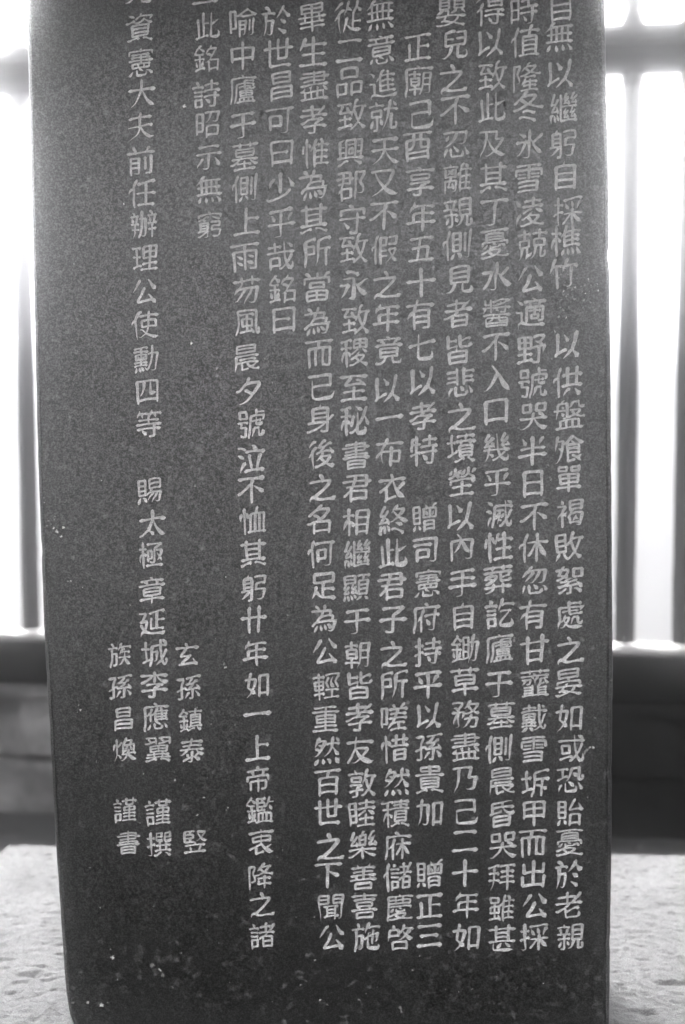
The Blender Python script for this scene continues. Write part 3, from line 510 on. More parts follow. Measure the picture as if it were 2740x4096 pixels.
    '慶': '3 39 51 39 74, 3 15 62 85 62 87 61 85 51, 3 85 51 15 51, 3 73 14 72 11 62 6 61 2, 3 73 14 72 16 44 16 43 17, 3 63 51 63 74, 2 93 74 16 74, 1 16 74 15 29 12 9 7 -2 9 -6, 1 54 75 52 83, 1 61 2 50 2 48 0 23 -5 15 -2, 3 50 2 47 6 39 11 38 14, 3 15 41 90 41, 1 90 41 88 31, 3 43 17 45 24, 1 43 17 23 8 14 9, 1 61 2 62 0 81 -4 90 -4 97 -1, 1 51 41 51 37 60 31, 1 45 24 63 24 69 29, 1 45 24 40 27 39 34, 0 31 34 24 23',
    '憂': '3 24 44 24 66 26 68 48 69 75 67, 3 75 67 76 44, 2 11 32 12 42, 3 12 42 24 44 26 42 75 42 76 44 89 42, 1 89 42 90 32, 1 38 25 62 26 69 34, 3 38 25 36 18, 1 38 25 35 36, 3 48 69 48 77, 0 91 77 8 77, 2 5 -2 10 -5 29 -3 43 0 44 2, 1 44 2 57 2 60 -1 88 -5 97 -1, 3 44 2 43 5 33 11 31 15, 3 24 51 76 51, 3 24 59 76 59, 3 36 18 68 17, 3 68 17 68 12 58 6 57 2, 1 36 18 14 9 6 10, 1 65 31 63 35, 3 47 38 47 42, 1 47 38 55 33, 0 14 24 19 26 27 35, 0 71 36 83 27',
    '憲': '3 39 22 39 34, 1 45 16 57 10, 3 45 16 45 21, 3 50 63 50 35, 0 78 63 21 63, 0 81 54 19 54, 3 60 34 60 22, 0 90 44 10 44, 2 89 62 87 74, 3 87 74 50 75 12 74, 1 12 74 11 62, 1 50 75 49 82, 0 5 -2 10 -2 20 10, 0 70 11 79 10 92 -2, 2 67 9 69 1 66 -3 42 -4 35 -2, 1 35 -2 34 12, 3 20 34 20 21, 3 20 21 79 21, 3 79 21 80 34, 3 80 34 20 34',
    '應': '2 91 57 52 58, 3 69 73 68 66 72 61 71 27, 1 54 73 53 81 45 85, 3 48 52 43 50 40 46 32 46, 1 49 27 93 27, 0 68 11 55 19 49 25 48 54 50 58 52 58 53 65 59 69, 1 49 37 89 37, 2 9 -8 7 -2 11 8 14 32 14 73, 1 14 73 93 73, 3 14 45 22 45 27 50 32 52, 0 32 23 32 53 38 68, 1 49 47 89 47, 0 31 13 28 5 20 -4, 0 45 14 45 0 47 -4 72 -4 75 1 71 8, 0 82 12 92 -3',
    '或': '0 92 64 8 64, 0 59 83 60 53 64 29 67 22 67 13 69 12 77 -1 82 -4 87 -4 90 -1 92 7 89 19, 1 67 22 72 23 75 27 83 43 85 53, 1 67 13 63 12 53 2 43 -4, 0 51 12 8 3, 0 71 81 88 72, 3 16 48 17 24, 3 17 24 43 25, 3 43 25 43 48, 3 43 48 16 48',
    '戴': '3 13 41 52 41, 1 33 61 33 82, 0 54 72 12 72, 0 92 61 6 61, 3 33 50 33 31, 1 73 8 73 18 70 20 67 40 64 82, 3 73 18 77 20 78 22 85 46, 1 85 46 90 50, 3 42 31 42 11, 0 58 11 6 11, 3 23 11 23 31, 0 8 22 57 22, 1 73 8 81 -3 87 -4 91 -1 92 5 90 12, 1 73 8 69 7 60 -2 54 -2, 0 82 73 73 79, 0 48 -5 40 4 34 5, 0 7 -5 13 -4 26 6, 3 14 51 13 31, 3 13 31 51 31, 3 51 31 52 50, 3 52 50 14 51',
    '所': '2 8 -6 13 20 13 70, 1 13 70 42 77 47 75, 3 13 32 40 32, 3 40 32 40 56, 3 40 56 13 56, 1 80 46 80 -7, 2 94 46 57 46, 2 44 -5 51 5 57 26 57 70, 1 57 70 87 78 94 76',
    '手': '2 28 -4 45 -4 50 0 50 74, 0 94 28 6 28, 0 85 77 77 79 50 74 14 72, 0 88 52 13 52',
    '拜': '0 41 51 7 51, 1 25 74 25 27 19 9 8 -5, 0 43 76 38 79 25 74 5 72, 0 92 37 49 37, 2 70 -7 70 74, 0 95 17 44 17, 0 91 56 50 56, 0 94 75 46 75, 0 5 26 42 26',
    '持': '0 34 60 6 60, 2 20 83 20 0 18 -4, 1 18 -4 7 -3, 0 34 36 21 34 20 31 4 28, 2 60 0 67 -4 75 -4 78 -3 79 47, 0 94 30 38 30, 1 66 48 66 82, 0 90 67 42 67, 0 37 48 95 48, 0 48 22 59 5',
    '採': '0 33 60 6 60, 0 20 83 20 1 20 -3 16 -4 10 -4 5 0, 0 37 31 60 31 62 29 70 28 79 15 94 2, 0 34 1 47 10 62 28 71 31 94 31, 0 34 37 22 36 19 32 4 29, 0 65 -7 65 45, 0 61 68 65 50, 0 37 73 63 74 82 78 93 76, 0 78 43 91 67, 0 41 64 47 49 51 46',
    '撰': '0 33 60 6 60, 0 20 82 20 1 20 -3 16 -4 10 -4 5 0, 0 33 37 22 36 19 32 5 29, 2 61 57 61 51 58 49 43 49 40 51 40 55 40 77, 3 40 77 58 78, 3 58 78 58 64, 3 58 64 40 64, 1 52 15 52 42, 0 33 14 95 14, 2 93 57 92 51 89 49 73 49 70 52 70 56 70 77, 3 70 77 89 78, 3 89 78 89 64, 3 89 64 70 64, 0 38 32 92 32, 1 76 15 76 42, 0 55 8 38 -4 29 -3, 0 97 -4 90 -4 78 4 72 5',
    '敗': '1 71 15 84 2 93 -4, 3 71 15 71 22, 3 71 15 67 14 62 7 50 -3 45 -1, 3 71 22 67 24 59 48 56 51, 3 71 22 74 24 77 31 83 50 84 61, 1 45 -1 42 1 33 15, 2 95 62 59 62, 1 56 51 63 82, 3 56 51 52 50 47 42 41 42 40 40 12 40, 3 40 58 12 58, 0 5 -6 13 2 18 14, 3 13 77 12 22, 3 12 22 40 21, 3 40 21 40 77, 3 40 77 13 77',
    '敦': '1 73 14 75 14 88 -1 97 -1, 3 73 14 73 23, 1 73 14 69 13 57 -1 52 -3 47 -2, 0 52 17 5 12, 3 40 32 39 27 31 21 30 -2, 1 30 -2 23 -4 15 -3, 3 60 49 63 47 69 25 73 23, 0 53 34 53 42 60 51 67 82, 0 49 32 10 32, 3 84 59 80 36 76 25 73 23, 2 93 60 63 60, 0 53 69 7 69, 1 31 69 27 83, 3 15 57 43 58, 3 43 58 44 44, 3 44 44 16 44, 3 16 44 15 57',
    '於': '0 70 83 68 73 58 57 48 48, 1 68 73 72 71 80 59 92 49, 2 7 -4 12 6 16 20 18 42 18 64, 3 18 43 38 42, 1 38 42 38 25 35 1 33 -1 29 -3 25 -3 19 2, 0 6 64 44 64, 1 26 64 27 72 23 80 15 83, 0 78 30 62 42, 0 56 15 82 -2',
    '施': '0 91 9 93 3 89 -4 61 -4 56 -2 55 50, 2 44 29 54 32 55 36 71 39, 3 18 43 37 42, 1 37 42 35 0 30 -4 20 -4, 1 18 64 18 43 16 21 12 6 8 -1 9 -8, 0 5 64 43 64, 1 25 64 27 74 23 82, 1 56 67 94 67, 0 59 83 56 67 53 66 45 50, 0 71 10 71 58, 3 72 43 88 47, 1 88 47 88 21 87 18 79 17',
    '族': '1 58 47 89 47, 0 67 60 61 57 58 47 55 46 50 37, 1 70 47 70 21 74 17 81 6 87 -1 94 -3, 1 70 21 59 4 48 -3 41 -2, 0 94 26 71 24 46 26, 0 42 64 5 64, 1 26 64 26 73 19 83, 2 9 -8 8 -1 12 4 17 21 19 64, 3 18 43 37 42, 3 37 42 34 0 28 -3 23 -3, 1 23 -3 21 2, 1 55 67 94 67, 0 58 82 55 67 52 66 45 54',
    '日': '2 21 -5 21 73, 3 21 73 79 72, 1 79 72 79 -5, 3 21 3 79 3, 3 79 39 21 39',
    '昌': '3 77 62 23 62, 2 16 -7 17 32, 3 17 32 83 32, 3 83 32 84 0, 3 16 0 84 0, 3 84 16 16 16, 3 23 76 76 77, 3 76 77 77 48, 3 77 48 25 47, 3 25 47 23 76',
    '昏': '3 53 76 55 59, 2 85 76 78 80 53 76 22 75 20 74 20 40, 1 20 59 92 59, 3 22 -1 77 -1, 3 22 -1 23 29, 3 23 29 77 29, 3 77 29 77 -1, 1 59 58 60 52 64 47 77 38 87 37 90 41 90 47, 3 22 15 77 15, 0 50 49 46 43 11 39',
    '昭': '3 87 1 87 30, 3 87 30 48 30, 1 48 30 48 -7, 3 87 1 48 1, 1 61 75 59 61 56 54 48 45 40 41, 2 68 47 73 43 82 43 85 45 87 54 88 75, 1 88 75 42 76, 3 11 14 33 14, 3 33 14 33 72, 3 33 72 12 73, 1 12 73 11 5, 3 33 44 11 44',
    '時': '2 11 4 11 74, 3 11 74 33 74, 3 33 74 33 15, 3 33 15 11 15, 1 67 49 67 83, 0 91 69 43 69, 1 80 49 80 -1 78 -4 75 -4 62 -3, 0 95 49 39 49, 0 94 31 39 31, 3 11 45 33 45, 0 50 21 60 6',
    '晏': '1 40 23 42 29 47 34, 3 33 22 29 11, 0 7 22 94 22, 3 81 65 18 65, 0 6 -2 12 -5 32 -3 45 0 48 4 51 4 60 4 63 2 85 -4 94 -3, 3 48 4 46 6 32 9 29 11, 2 88 30 87 39, 3 87 39 52 39 13 39, 1 13 39 12 30, 3 52 39 49 52, 3 70 22 69 16 60 4, 1 29 11 19 8, 3 18 76 80 77, 3 80 77 81 53, 3 81 53 19 52, 3 19 52 18 76',
    '晨': '1 72 6 73 3 82 -1 87 -2 96 0, 3 72 6 65 7 60 11 57 16 55 21, 1 72 6 87 16, 3 34 21 34 -2, 1 16 22 93 21, 1 34 -2 58 2, 2 9 -7 15 16 17 43, 1 17 43 92 43, 3 20 66 80 66, 0 84 32 27 32, 3 21 77 20 54, 3 20 54 80 54, 3 80 54 80 77, 3 80 77 21 77',
    '曰': '2 16 -4 16 70, 3 16 70 83 70, 1 83 70 83 -4, 3 16 6 83 6, 1 16 37 70 37',
    '書': '3 78 -3 78 20, 3 78 20 23 20, 3 23 20 22 -3, 3 78 -3 22 -3, 0 6 64 93 64, 2 49 82 49 31, 2 17 74 78 74, 1 78 74 78 53 77 52 16 52, 3 78 9 22 9, 0 87 41 13 41, 0 93 31 6 31',
    '有': '3 29 32 78 32, 2 29 -6 28 47 34 61 35 67, 3 29 15 78 15, 1 28 45 23 43 8 28, 3 30 49 78 49, 3 78 49 78 -2, 1 78 -2 71 -4 60 -3, 0 7 67 92 67, 1 39 67 41 84',
    '朝': '1 27 27 27 -6, 3 59 28 88 28, 3 12 41 44 41, 1 53 9 48 12 5 12, 2 73 -1 77 -4 85 -4 88 0 87 76, 3 87 76 60 76, 1 60 76 59 28 55 9 46 -5, 3 88 52 60 52, 1 27 56 27 82, 0 49 69 6 69, 3 12 55 12 27, 3 12 27 44 27, 3 44 27 43 55, 3 43 55 12 55',
    '李': '1 40 69 39 63 27 52 13 45 5 45, 0 6 69 93 69, 3 66 37 64 32 52 27 49 24 48 -3, 1 48 -3 43 -4 35 -4 29 -1, 0 79 38 23 38, 0 93 19 6 19, 0 50 45 50 82, 1 59 69 61 62 73 52 88 45 97 47',
    '極': '3 82 27 82 33 85 37 88 54, 1 88 54 69 55, 1 82 27 73 17, 1 82 27 86 24 90 14, 2 37 15 37 54, 3 37 54 50 53, 3 50 53 50 24, 3 50 24 37 24, 0 19 -7 19 40 18 41 19 83, 1 18 41 13 38 7 21 7 11, 1 82 33 79 34 71 44, 3 80 75 78 70 62 61 61 59 60 11, 1 60 11 51 9 45 13, 0 88 77 82 75 35 76, 0 30 61 7 61, 1 19 47 25 44 29 37 28 32, 0 94 0 30 0',
    '樂': '0 92 35 88 49, 3 90 40 72 39, 0 6 24 44 24 45 22 57 24 94 24, 1 45 22 38 15 27 7 12 1 2 2, 3 82 58 81 54 73 44 72 39, 2 90 69 83 59 70 58, 1 70 58 79 81 85 83, 3 30 42 13 39, 1 13 39 14 45 31 70, 3 23 59 12 59, 1 12 59 22 83, 3 40 56 60 56, 0 29 51 32 35, 3 48 71 49 81, 0 50 32 50 -6, 1 55 23 58 18 75 7 90 1 97 2, 1 49 81 55 84, 3 40 71 40 39, 3 40 39 59 39, 3 59 39 60 71, 3 60 71 40 71',
    '樵': '0 33 61 6 61, 0 20 83 19 49 20 -7, 2 91 50 45 50, 1 20 49 27 46 32 33, 1 46 64 93 64, 2 51 84 44 60 45 21, 1 44 57 39 56 35 49, 1 70 21 70 69 71 73 67 82, 2 91 36 45 36, 1 45 21 95 21, 1 19 46 15 43 7 23 7 14, 0 59 -6 56 11, 0 44 11 37 -6, 0 98 -5 93 -4 85 13, 0 67 12 72 8 75 -5',
    '正': '0 94 0 6 0, 3 52 0 52 72, 1 22 0 22 50, 0 91 72 10 72, 1 52 39 86 39',
    '此': '0 89 21 93 15 93 10 92 3 89 0 72 -1 66 -1 63 2 62 82, 1 62 44 70 46 91 58, 1 35 3 35 83, 1 35 49 52 49, 0 53 5 4 -2, 1 17 0 16 63',
    '水': '1 52 48 57 46 60 41 62 41 64 34 81 15 90 8 98 10, 0 50 82 52 48 50 47 50 -1 45 -4 38 -4 30 1, 1 62 41 66 42 84 62, 0 8 54 35 54 35 52 27 27 18 15 8 5',
    '氷': '1 52 51 57 49 60 42 62 41 63 35 72 22 82 12 93 5, 0 50 82 52 51 50 50 50 -1 47 -4 42 -4 35 -4 28 0, 1 35 44 33 36 25 19 15 8 10 5 6 6, 0 42 48 35 44 7 45, 1 62 41 68 44 89 65, 0 16 74 37 60',
    '永': '1 52 42 58 38 59 34 63 32 64 26 72 16 85 6 90 4 95 6, 0 19 60 49 60 50 59 52 42 50 41 50 -1 47 -4 32 -4, 1 63 32 73 39 87 51 95 51, 0 65 68 40 78 29 79, 2 7 40 32 40, 1 32 40 33 37 23 17 16 8 6 2',
    '泣': '0 95 0 29 0, 1 70 0 80 52, 0 51 8 44 52, 0 12 -3 29 28, 0 54 83 60 81 63 71 69 69, 0 9 77 17 78 31 70, 0 92 62 33 62, 0 24 43 7 53',
    '泰': '3 37 43 40 57, 0 16 57 85 57, 0 89 71 12 71, 2 50 82 44 58, 0 50 35 50 -3 48 -4 38 -4 32 0, 1 30 42 29 36 20 27 10 21 5 22, 0 6 42 94 42, 2 14 1 43 11 50 12 51 15, 1 51 15 62 13 63 10 83 1, 1 62 13 63 16 74 25, 1 68 42 69 37 80 27 90 22 97 24, 0 35 16 27 25',
    '滅': '1 77 23 82 26 90 51, 1 52 17 59 15, 1 53 49 52 17 45 4, 0 65 50 41 50, 0 93 16 94 7 92 -1 88 -3 83 -1 78 10 76 12 77 23 75 24 72 40 70 81, 1 76 12 72 11 60 -2 54 -3, 2 94 64 35 64, 1 35 64 33 16 25 -5, 0 10 -3 22 28, 0 5 50 10 52 23 44, 0 77 81 91 74, 0 27 70 11 80, 0 41 21 45 39, 0 65 39 59 24',
    '為': '1 31 64 32 72 22 82, 2 9 64 73 64, 3 73 64 72 46, 1 49 64 53 82, 3 40 46 81 46, 3 81 46 79 27, 3 40 46 45 63, 3 40 46 37 45 28 34 26 28, 2 8 17 20 27 25 28 89 27, 1 89 27 87 8 84 -2 79 -5 70 -5 65 -1, 1 89 27 95 32, 0 52 18 58 1, 0 37 16 40 -2, 0 15 -4 25 16, 0 62 18 67 18 72 9 78 7',
    '無': '3 77 69 77 22, 2 90 69 24 70, 0 93 22 7 22, 3 23 22 23 64 22 66, 0 10 46 90 46, 0 6 57 17 64 22 66 27 79 34 83, 3 40 69 40 22, 3 58 69 58 22, 0 96 -6 90 -3 83 7 77 13, 0 10 -5 20 12, 0 59 11 64 -5, 0 40 -6 38 11',
    '然': '2 8 22 16 24 24 30 28 34 30 39 34 41 40 53 43 56 46 66 45 72, 3 45 72 26 72, 1 30 39 21 46 14 47, 0 28 83 26 72 12 52, 1 70 48 73 46 80 32 92 20, 0 42 20 53 26 60 32 70 48 70 82, 0 51 59 93 59, 1 40 53 25 60, 0 91 67 81 79, 0 53 11 60 9 64 -5, 0 92 -6 81 12, 0 9 -6 21 12, 0 40 -6 38 11',
    '煥': '0 97 -1 90 -3 80 2 62 21 37 21, 1 64 19 67 21 95 21, 1 21 22 27 20 34 9 33 5, 0 7 -4 15 7 21 22 22 81, 1 22 52 28 54 35 64 40 68, 1 45 21 45 56 52 71 56 74 58 83, 0 66 37 65 20 58 9 47 -1 39 -4 34 -3, 3 88 22 88 54 87 56 46 56, 3 72 56 77 68 77 73, 3 77 73 56 74, 1 45 32 53 32 61 50, 0 72 50 80 33, 0 6 38 10 49 12 62',
    '特': '0 6 24 23 27 26 31 38 32, 0 25 -7 25 83, 1 12 60 37 60, 0 17 77 12 72 12 60 8 46 11 37, 1 68 50 68 83, 0 40 50 94 50, 3 80 49 79 -3, 1 79 -3 68 -4 61 0, 0 90 70 46 70, 0 94 31 41 31, 0 61 7 47 23',
    '玄': '3 53 34 52 29 29 11 26 4, 2 63 37 54 34 25 34, 3 25 34 27 41 42 58 43 65, 0 91 -3 85 6 81 7 79 14 72 24, 1 81 7 14 3, 0 7 65 93 65, 1 51 65 51 72 45 82',
    '理': '3 20 73 20 12, 0 34 74 5 74, 0 6 7 19 11 20 12 35 15, 3 88 57 44 57, 0 33 45 7 45, 3 66 76 66 -1, 0 95 -1 33 -1, 0 92 19 40 19, 3 44 76 88 76, 3 88 76 88 38, 3 88 38 45 37, 3 45 37 44 76',
    '甘': '3 73 32 27 32, 0 27 -7 27 82, 3 27 2 73 2, 0 6 61 94 61, 0 73 -6 73 82',
    '甚': '0 94 28 6 28, 1 72 29 72 82, 1 28 29 28 82, 3 72 57 28 57, 1 20 28 20 0 22 -1 87 -1, 0 92 70 8 70, 3 72 43 28 43, 0 47 22 34 6, 0 77 9 61 23',
    '生': '2 89 61 22 61, 2 50 82 50 -1, 0 7 -1 94 -1, 0 27 80 22 61 19 59 10 44, 0 85 31 17 31',
    '甲': '3 83 50 16 50, 1 50 74 50 -6, 2 83 20 83 74, 3 83 74 16 74, 1 16 74 16 19, 3 83 27 16 27',
    '畢': '3 27 21 27 49, 0 6 36 94 36, 3 82 63 17 63, 3 73 21 73 49, 0 88 21 12 21, 1 49 76 49 -7, 0 91 7 11 7, 3 17 75 82 76, 3 82 76 82 51, 3 82 51 73 49 17 50, 3 17 50 17 75',
    '當': '3 82 -3 82 25, 3 82 25 19 25, 3 19 25 18 -3, 3 82 -3 18 -3, 2 89 49 88 66, 3 88 66 12 66, 1 12 66 11 49, 1 72 66 75 74 78 79 86 81, 3 18 11 82 11, 1 50 66 50 82, 3 50 -2 50 25, 1 27 66 27 72 22 79 15 81, 3 28 52 28 37, 3 28 37 72 37, 3 72 37 72 52, 3 72 52 28 52',
    '百': '2 21 -7 21 52, 3 21 52 46 53 80 52, 1 80 52 80 -7, 3 21 2 80 2, 3 49 74 46 53, 0 92 75 7 75, 3 80 27 21 27',
    '皆': '3 79 -2 78 31, 3 78 31 45 32 22 31, 3 22 31 22 -2, 3 79 15 22 15, 1 20 47 20 83, 1 20 69 47 69, 1 45 32 47 44, 3 79 -2 22 -2, 1 20 47 49 52, 2 92 56 90 47 86 45 60 46, 1 60 46 57 55 57 83, 1 57 65 66 66 83 72 90 71',
    '盡': '3 20 19 20 -2, 3 20 19 80 19, 3 80 19 80 -2, 3 20 19 14 24, 0 6 64 94 64, 0 19 33 14 24 10 21 6 22, 3 60 19 60 -2, 3 40 19 40 -2, 0 6 -3 94 -3, 1 49 41 49 82, 2 16 52 80 52, 1 80 52 80 75 78 76 16 76, 1 38 32 39 25, 1 38 32 41 37, 1 38 32 33 35, 0 93 40 7 40, 0 92 20 77 35, 0 62 25 58 35',
    '盤': '3 43 32 43 74, 3 43 74 17 74, 1 17 74 15 46 7 26, 2 31 29 41 29 43 32, 3 43 32 52 29 67 36 73 36, 3 59 46 67 36, 3 59 46 59 52, 1 27 74 28 81 35 84, 1 43 52 4 52, 3 73 36 74 40 82 46 82 52, 1 82 52 52 52, 3 60 21 60 -2, 3 80 -2 80 21, 3 80 21 20 21, 3 20 21 20 -2, 3 40 21 40 -2, 0 6 -3 94 -3, 1 73 36 73 34 83 30 92 29 97 32, 2 96 66 92 62 82 62 79 66 78 77, 3 78 77 60 77, 1 60 77 57 64 53 60 46 60, 0 32 59 28 65, 0 26 46 32 37',
    '相': '2 88 -6 88 74, 3 88 74 51 74, 1 51 74 51 -6, 3 88 2 51 2, 3 51 51 88 51, 3 51 27 88 27, 1 23 44 25 41 32 39 39 30 39 22, 1 23 44 25 83, 1 23 44 18 41 6 13, 1 25 41 25 -6, 0 42 59 6 59',
    '睦': '2 11 1 11 74, 3 11 74 30 74, 3 30 74 30 12, 3 30 12 11 12, 1 65 53 65 82, 0 90 71 42 71, 3 30 54 11 54, 3 30 33 11 33, 0 93 53 38 53, 0 95 -3 34 -3, 1 65 -3 65 33, 0 90 19 41 19, 0 61 46 38 32, 0 73 45 92 32',
    '示': '1 50 48 50 -1 47 -4 40 -4 35 -4 27 0, 0 93 48 7 48, 0 27 33 19 17 6 3, 0 72 33 82 19 89 3, 0 84 72 16 72',
    '秘': '0 37 52 6 52, 1 23 75 22 41 23 -7, 1 22 41 28 39 33 31 33 25, 1 79 48 85 45 94 19, 2 86 76 78 52 79 48 77 49 65 26 59 23, 0 81 15 85 9 85 4 81 -3 62 -4 58 -1 57 9 59 22 58 61, 1 57 9 52 8 42 -1 35 -1, 1 22 37 17 35 8 17 7 9, 0 8 74 21 74 31 79 38 77, 0 54 81 72 69, 0 40 19 45 51',
    '稷': '3 67 51 67 77, 3 87 64 46 64, 1 68 7 71 4 82 -1 90 -4 96 -2, 3 68 7 64 7, 1 68 7 80 20 82 24 80 26 57 27 53 26 52 22 37 17, 1 22 75 21 51 22 -7, 0 7 73 20 74 32 79 37 77, 0 38 52 6 52, 1 64 7 62 4 43 -4 33 -2, 3 64 7 52 22, 1 76 51 76 45 92 34, 1 21 40 16 37 7 17 7 8, 1 58 27 60 33 65 37, 1 21 40 26 40 29 37 33 32 33 25, 0 60 47 40 33, 3 47 77 46 51, 3 46 51 87 51, 3 87 51 87 77, 3 87 77 47 77',
    '積': '1 24 74 23 42 24 -7, 0 35 -3 40 -5 57 4 65 4, 3 57 4 57 11, 3 87 34 48 34, 0 93 76 43 76, 2 67 82 67 56, 1 23 39 18 37 7 17 7 12, 0 95 55 67 56 65 55 41 55 35 52 7 52, 3 87 22 48 22, 1 23 39 31 36 37 29 37 23, 0 41 76 32 78 24 74 10 72 3 75, 0 90 66 44 66, 0 99 -4 90 -4 80 3 72 4, 3 50 45 49 11, 3 49 11 86 11, 3 86 11 86 45, 3 86 45 50 45',
    '窮': '2 28 -2 33 -4 40 -4 43 -2 43 46, 3 43 46 16 46, 3 16 46 16 17, 1 44 16 6 17, 2 88 64 88 71 87 73 52 74 12 73, 1 12 73 11 64, 1 51 74 50 80 43 83, 3 30 47 31 54 28 59, 3 16 37 44 37, 0 44 66 37 66 28 59 11 55, 1 37 16 34 11 25 4 11 -2 6 0, 3 16 27 44 27, 1 31 54 37 56, 0 85 57 59 66, 2 54 48 84 48 85 47 84 33, 3 84 33 59 33 58 32 57 19, 3 57 19 88 18, 1 88 18 86 2 82 -4 68 -4 62 -1',
    '竟': '0 88 72 12 72, 1 51 72 49 80 42 82, 3 61 16 61 4 63 -3, 3 63 -3 89 -3, 1 89 -3 93 8, 0 93 54 7 54, 1 66 55 68 64 76 67, 1 33 54 33 61 32 65 25 67, 3 20 30 80 30, 1 37 16 35 7 28 0 14 -4 3 -1, 3 21 43 20 17, 3 20 17 78 17, 3 78 17 78 43, 3 78 43 21 43',
    '章': '3 34 57 32 64 33 72, 1 32 66 25 68, 0 6 56 94 56, 3 66 57 68 65 67 72, 1 50 19 50 -6, 3 80 32 20 32, 0 94 7 6 7, 1 51 73 49 81 42 84, 0 12 72 88 72, 3 20 44 79 45, 3 79 45 80 21, 3 80 21 50 19 22 20 20 22 20 44',
    '竪': '3 12 50 32 49 44 51, 3 44 51 43 63, 3 43 63 12 63, 2 52 38 58 37 63 41 78 54 87 72 87 74 59 74, 1 59 74 60 69 70 52 83 40 89 37 96 39, 0 93 -3 7 -3, 1 66 -3 67 4 72 17, 3 32 49 32 36, 3 52 23 51 29 46 36 12 36, 3 12 36 12 76, 1 12 76 48 76, 0 90 22 12 22, 3 32 76 32 64, 0 34 4 29 17',
    '竹': '1 23 80 19 61 17 59 7 41, 3 19 61 47 60 53 55, 1 77 60 77 -1 73 -4 67 -4 62 -4 58 1, 2 95 60 58 61, 0 46 40 55 59 58 61 62 82, 1 23 80 30 84, 1 28 60 28 -7',
    '等': '2 53 -5 69 -3, 3 69 -3 70 35, 0 92 20 9 20, 1 58 72 93 72, 1 58 72 60 83, 3 58 72 54 70 49 62 50 36, 0 94 36 6 36, 1 28 20 28 12 42 1, 1 27 72 30 59, 3 52 67 45 72 19 72, 1 70 72 74 59, 1 19 72 21 83, 1 19 72 15 71 8 60, 0 85 51 16 51',
    '終': '2 98 32 90 31 75 40 53 64, 3 58 71 83 70, 1 83 70 83 65 77 55 63 41 48 32 40 32, 0 62 83 58 71 55 69 53 64 47 59, 1 33 32 6 29, 3 12 30 14 36 22 46 23 52, 1 23 52 27 52 35 66, 1 23 52 12 51 10 52 25 82, 0 36 25 32 42 27 44, 0 45 7 53 9 86 -5, 0 10 -6 7 -1 12 18, 0 38 3 33 18 29 20, 0 78 19 59 28, 2 18 17 22 17, 1 22 17 24 -2',
    '絮': '0 89 13 84 19 80 21 52 17 28 19 15 16 10 19, 1 78 21 77 25 70 30, 3 32 19 33 23 43 26 44 30, 3 35 52 36 57 43 66 43 72, 1 43 72 7 72, 1 24 72 26 81 32 84, 1 16 59 29 52 35 52 43 47, 3 16 59 20 72, 1 16 59 10 57, 0 71 39 54 31 47 30 32 32 23 31 17 35, 1 29 52 28 49 23 46 7 41, 1 32 32 36 37 50 44 57 43, 3 51 17 50 -3, 1 50 -3 37 -5, 0 35 10 17 -1 9 -2, 0 89 -3 70 9 62 9, 3 60 74 60 48, 3 60 48 87 49, 3 87 49 86 74, 3 86 74 60 74',
    '繼': '1 53 9 59 22 62 24 64 29, 3 59 22 52 23, 2 95 -1 41 -1, 1 41 -1 41 79, 1 41 42 93 42, 0 90 48 87 61, 3 88 54 75 53, 0 32 24 27 45, 3 30 31 12 29, 3 76 9 89 10, 1 76 9 82 22 85 23 88 29, 1 75 53 81 65 90 73, 1 55 55 49 51, 0 66 4 64 16, 3 65 10 53 9, 1 55 55 54 57 57 61 58 65 61 66 64 72, 1 52 23 58 38, 3 78 42 79 35 74 22, 3 74 22 82 22, 3 73 66 81 65, 1 73 66 81 82, 0 91 5 87 18, 0 66 48 64 61, 3 65 54 55 53 55 55, 3 58 65 52 66, 1 52 66 59 82, 1 12 29 13 35 20 44 22 51 25 53 31 66, 3 22 51 10 51, 1 10 51 22 82, 0 28 21 33 2, 0 15 20 10 16 8 -7, 0 22 -3 20 19',
    '翼': '3 66 29 65 3, 3 33 29 35 4, 0 6 9 94 9, 3 50 30 50 49, 3 80 40 20 40, 3 67 64 68 62, 3 68 62 80 66 87 66, 3 67 64 67 61, 1 67 61 51 58, 0 92 -3 87 -4 67 3 60 2, 3 16 78 16 72 22 68 23 61, 2 8 78 40 78, 1 40 78 42 57, 1 42 65 36 65 12 57 5 59, 2 87 57 87 77, 1 87 77 51 78, 0 3 -3 15 -4 35 4 43 4, 3 67 64 66 67 59 72 59 78, 0 90 19 10 19, 3 20 49 79 50, 3 79 50 79 30, 3 79 30 21 29, 3 21 29 20 49',
    '老': '1 43 46 43 83, 0 6 46 48 46 49 45 62 47 63 46 94 46, 1 72 63 68 67 15 67, 1 62 47 64 53 72 60 72 63 77 65 86 78, 2 84 15 87 7 86 2 80 -3 39 -2 36 4 36 30, 1 36 17 52 20 75 29 84 27, 1 49 45 47 39 38 34 36 30 29 29 10 19 5 22',
    '者': '0 93 49 60 49 50 47 7 49, 3 62 49 64 55 72 62 72 65, 1 72 65 76 66 84 76, 1 43 49 43 82, 3 48 47 47 42 40 39 37 33, 1 72 65 68 68 15 68, 3 78 -2 78 31, 1 78 31 39 31 36 33 10 24 3 26, 3 78 15 30 15, 3 78 -2 30 -2, 3 30 -2 30 30',
    '而': '3 45 53 48 75, 0 94 75 7 75, 1 62 52 62 -3, 2 67 0 73 -4 85 -3, 3 85 -3 86 52, 3 86 52 15 53, 1 15 53 14 -7, 1 37 52 37 -3',
